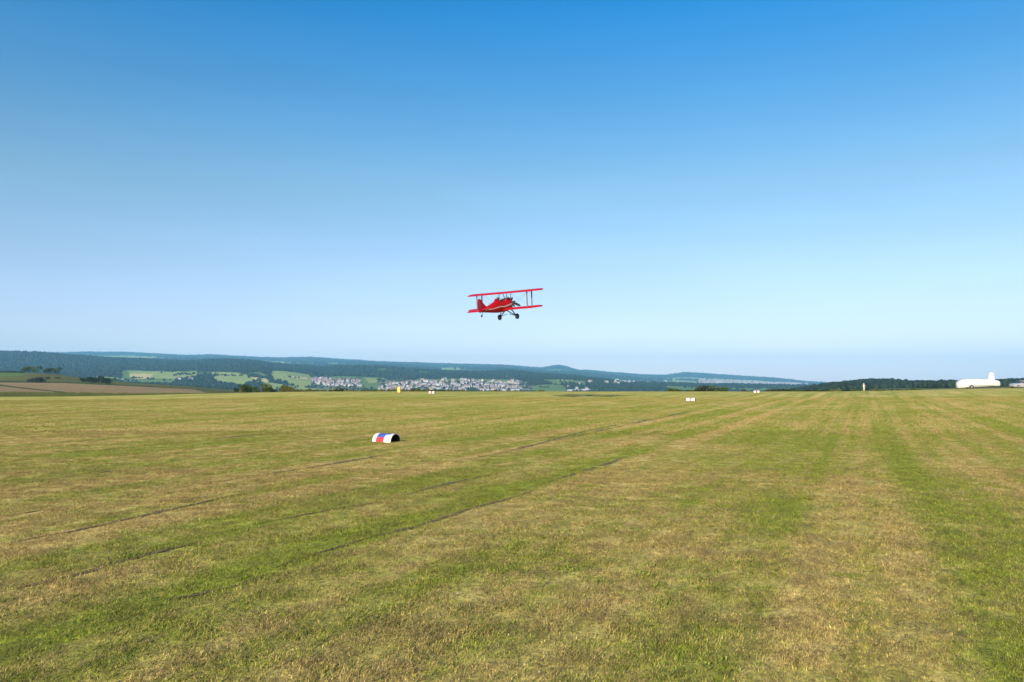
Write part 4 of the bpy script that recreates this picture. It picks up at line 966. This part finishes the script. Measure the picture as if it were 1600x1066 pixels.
for k in range(2):
    a = PA + math.pi * k; m = MB(); rg = []
    d = Vector((0, math.sin(a), math.cos(a))); tdir = Vector((0, math.cos(a), -math.sin(a)))
    for r_, cw, tw in ((.05, .05, 60), (.18, .08, 48), (.4, .11, 34), (.65, .10, 24), (.82, .08, 18), (.9, .03, 16)):
        c = Vector((1.62, 0, .09)) + d * r_; e = tdir * math.cos(R(tw)) + Vector((1, 0, 0)) * math.sin(R(tw)); nn = tdir * -math.sin(R(tw)) + Vector((1, 0, 0)) * math.cos(R(tw))
        rg.append([c + e * cw, c + nn * .014, c - e * cw, c - nn * .014])
    m.loft(rg); m.build('propeller_blade', M_prop, bp, smooth=True)
m = MB(); m.tube((1.3, -.25, -.32), (.8, -.38, -.50), .035); m.build('exhaust_pipe', M_iron, bp)
# undercarriage
for s in (-1, 1):
    m = MB(); m.tube((1.0, s * .28, -.42), (.82, s * .80, -.98), .05, .04, 8); m.tube((.3, s * .28, -.44), (.80, s * .80, -.98), .04, .035, 8); m.build('gear_leg', M_black, bp)
    T = Matrix.Translation((.82, s * .90, -1.04)) @ Matrix.Rotation(R(90), 4, 'X')
    m = MB(); m.lathe([(.001, -.05), (.12, -.06), (.18, -.085), (.225, -.06), (.235, 0), (.225, .06), (.18, .085), (.12, .06), (.001, .05)], 24, M=T); wl = m.build('wheel', M_black, bp, smooth=True)
    m = MB(); m.lathe([(.001, .066), (.09, .064), (.11, .056), (.11, -.056), (.09, -.064), (.001, -.066)], 16, M=T); m.build('rim', M_iron, wl, smooth=True)
m = MB(); m.tube((.82, -.84, -1.0), (.82, -.12, -.80), .025, n=6); m.tube((.82, .84, -1.0), (.82, .12, -.80), .025, n=6); m.build('axle', M_black, bp)
m = MB(); m.tube((-2.6, 0, -.08), (-2.85, 0, -.36), .025, n=6); m.build('tail_spring', M_iron, bp)
T = Matrix.Translation((-2.87, 0, -.42)) @ Matrix.Rotation(R(90), 4, 'X')
m = MB(); m.lathe([(.001, -.03), (.06, -.035), (.095, -.02), (.1, 0), (.095, .02), (.06, .035), (.001, .03)], 16, M=T); m.build('tail_wheel', M_black, bp, smooth=True)
# pilot (rides in the rear cockpit)
pl = empty('pilot', bp.matrix_world.translation, label='pilot with dark helmet in the rear cockpit of the red biplane', cat='person')
bpy.context.view_layer.update()
pl.matrix_world = Matrix.Translation(bp.location) @ Mh @ Matrix.Translation((-.30, 0, .0))
JP = [((0,0,-.10),(.13,.15)), ((0,0,.15),(.11,.15)), ((.0,0,.36),(.11,.17)), ((0,0,.46),(.06,.07)), ((0,0,.53),(.05,.05)), ((.015,0,.63),(.095,.08)), ((0,0,.70),(.08,.07)),
      ((.02,.19,.34),(.055,.055)), ((.08,.22,.12),(.045,.045)), ((.30,.12,.06),(.035,.035)), ((.36,.10,.07),(.03,.03)), ((.02,-.19,.34),(.055,.055)), ((.08,-.22,.12),(.045,.045)), ((.30,-.10,.06),(.035,.035)), ((.36,-.07,.07),(.03,.03)),
      ((.2,.09,-.16),(.09,.09)), ((.5,.10,-.08),(.06,.06)), ((.2,-.09,-.16),(.09,.09)), ((.5,-.10,-.08),(.06,.06))]
EP = [(0,1),(1,2),(2,3),(3,4),(4,5),(5,6),(2,7),(7,8),(8,9),(9,10),(2,11),(11,12),(12,13),(13,14),(0,15),(15,16),(0,17),(17,18)]
b = skin_figure('body', JP, EP, [M_jacket, M_skin], pl); colour_by(b, lambda c: 1 if c.z > .5 or c.x > .31 and c.z > -.02 else 0)
m = MB(); m.lathe([(.001, .135), (.06, .125), (.105, .07), (.118, 0), (.11, -.06), (.085, -.1)], 16, M=Matrix.Translation((-.012, 0, .645))); m.build('helmet', M_hair, pl, smooth=True)
m = MB(); m.box((.10, 0, .645), (.03, .13, .05), bev=.01); m.build('goggles', M_glass, pl)

# ------------------------------------------------------------------ haze
zmin = min(float(ZZ.min()), float(GZ.min())) - 1.0; zmax = float(ZZ.max()) + 60
X0, X1 = float(XX.min()) - 400, float(XX.max()) + 400
m = MB(); m.box(((X0 + X1) / 2, (16600 - 1500) / 2, (zmin + zmax) / 2), (X1 - X0, 16600 + 1500, zmax - zmin))
hm_ = bpy.data.materials.new('haze'); hm_.use_nodes = True; n = hm_.node_tree.nodes; n.remove(n['Principled BSDF'])
pv = n.new('ShaderNodeVolumePrincipled'); pv.inputs['Color'].default_value = (0.24, 0.62, 1.0, 1); pv.inputs['Density'].default_value = HAZE_DENSITY
hm_.node_tree.links.new(pv.outputs[0], n['Material Output'].inputs['Volume'])
hz = m.build('haze', hm_, kind='stuff', label='thin blue summer haze lying over the valley')
print('terrain', zmin, zmax, X0, X1, 'objects', len(S.objects))
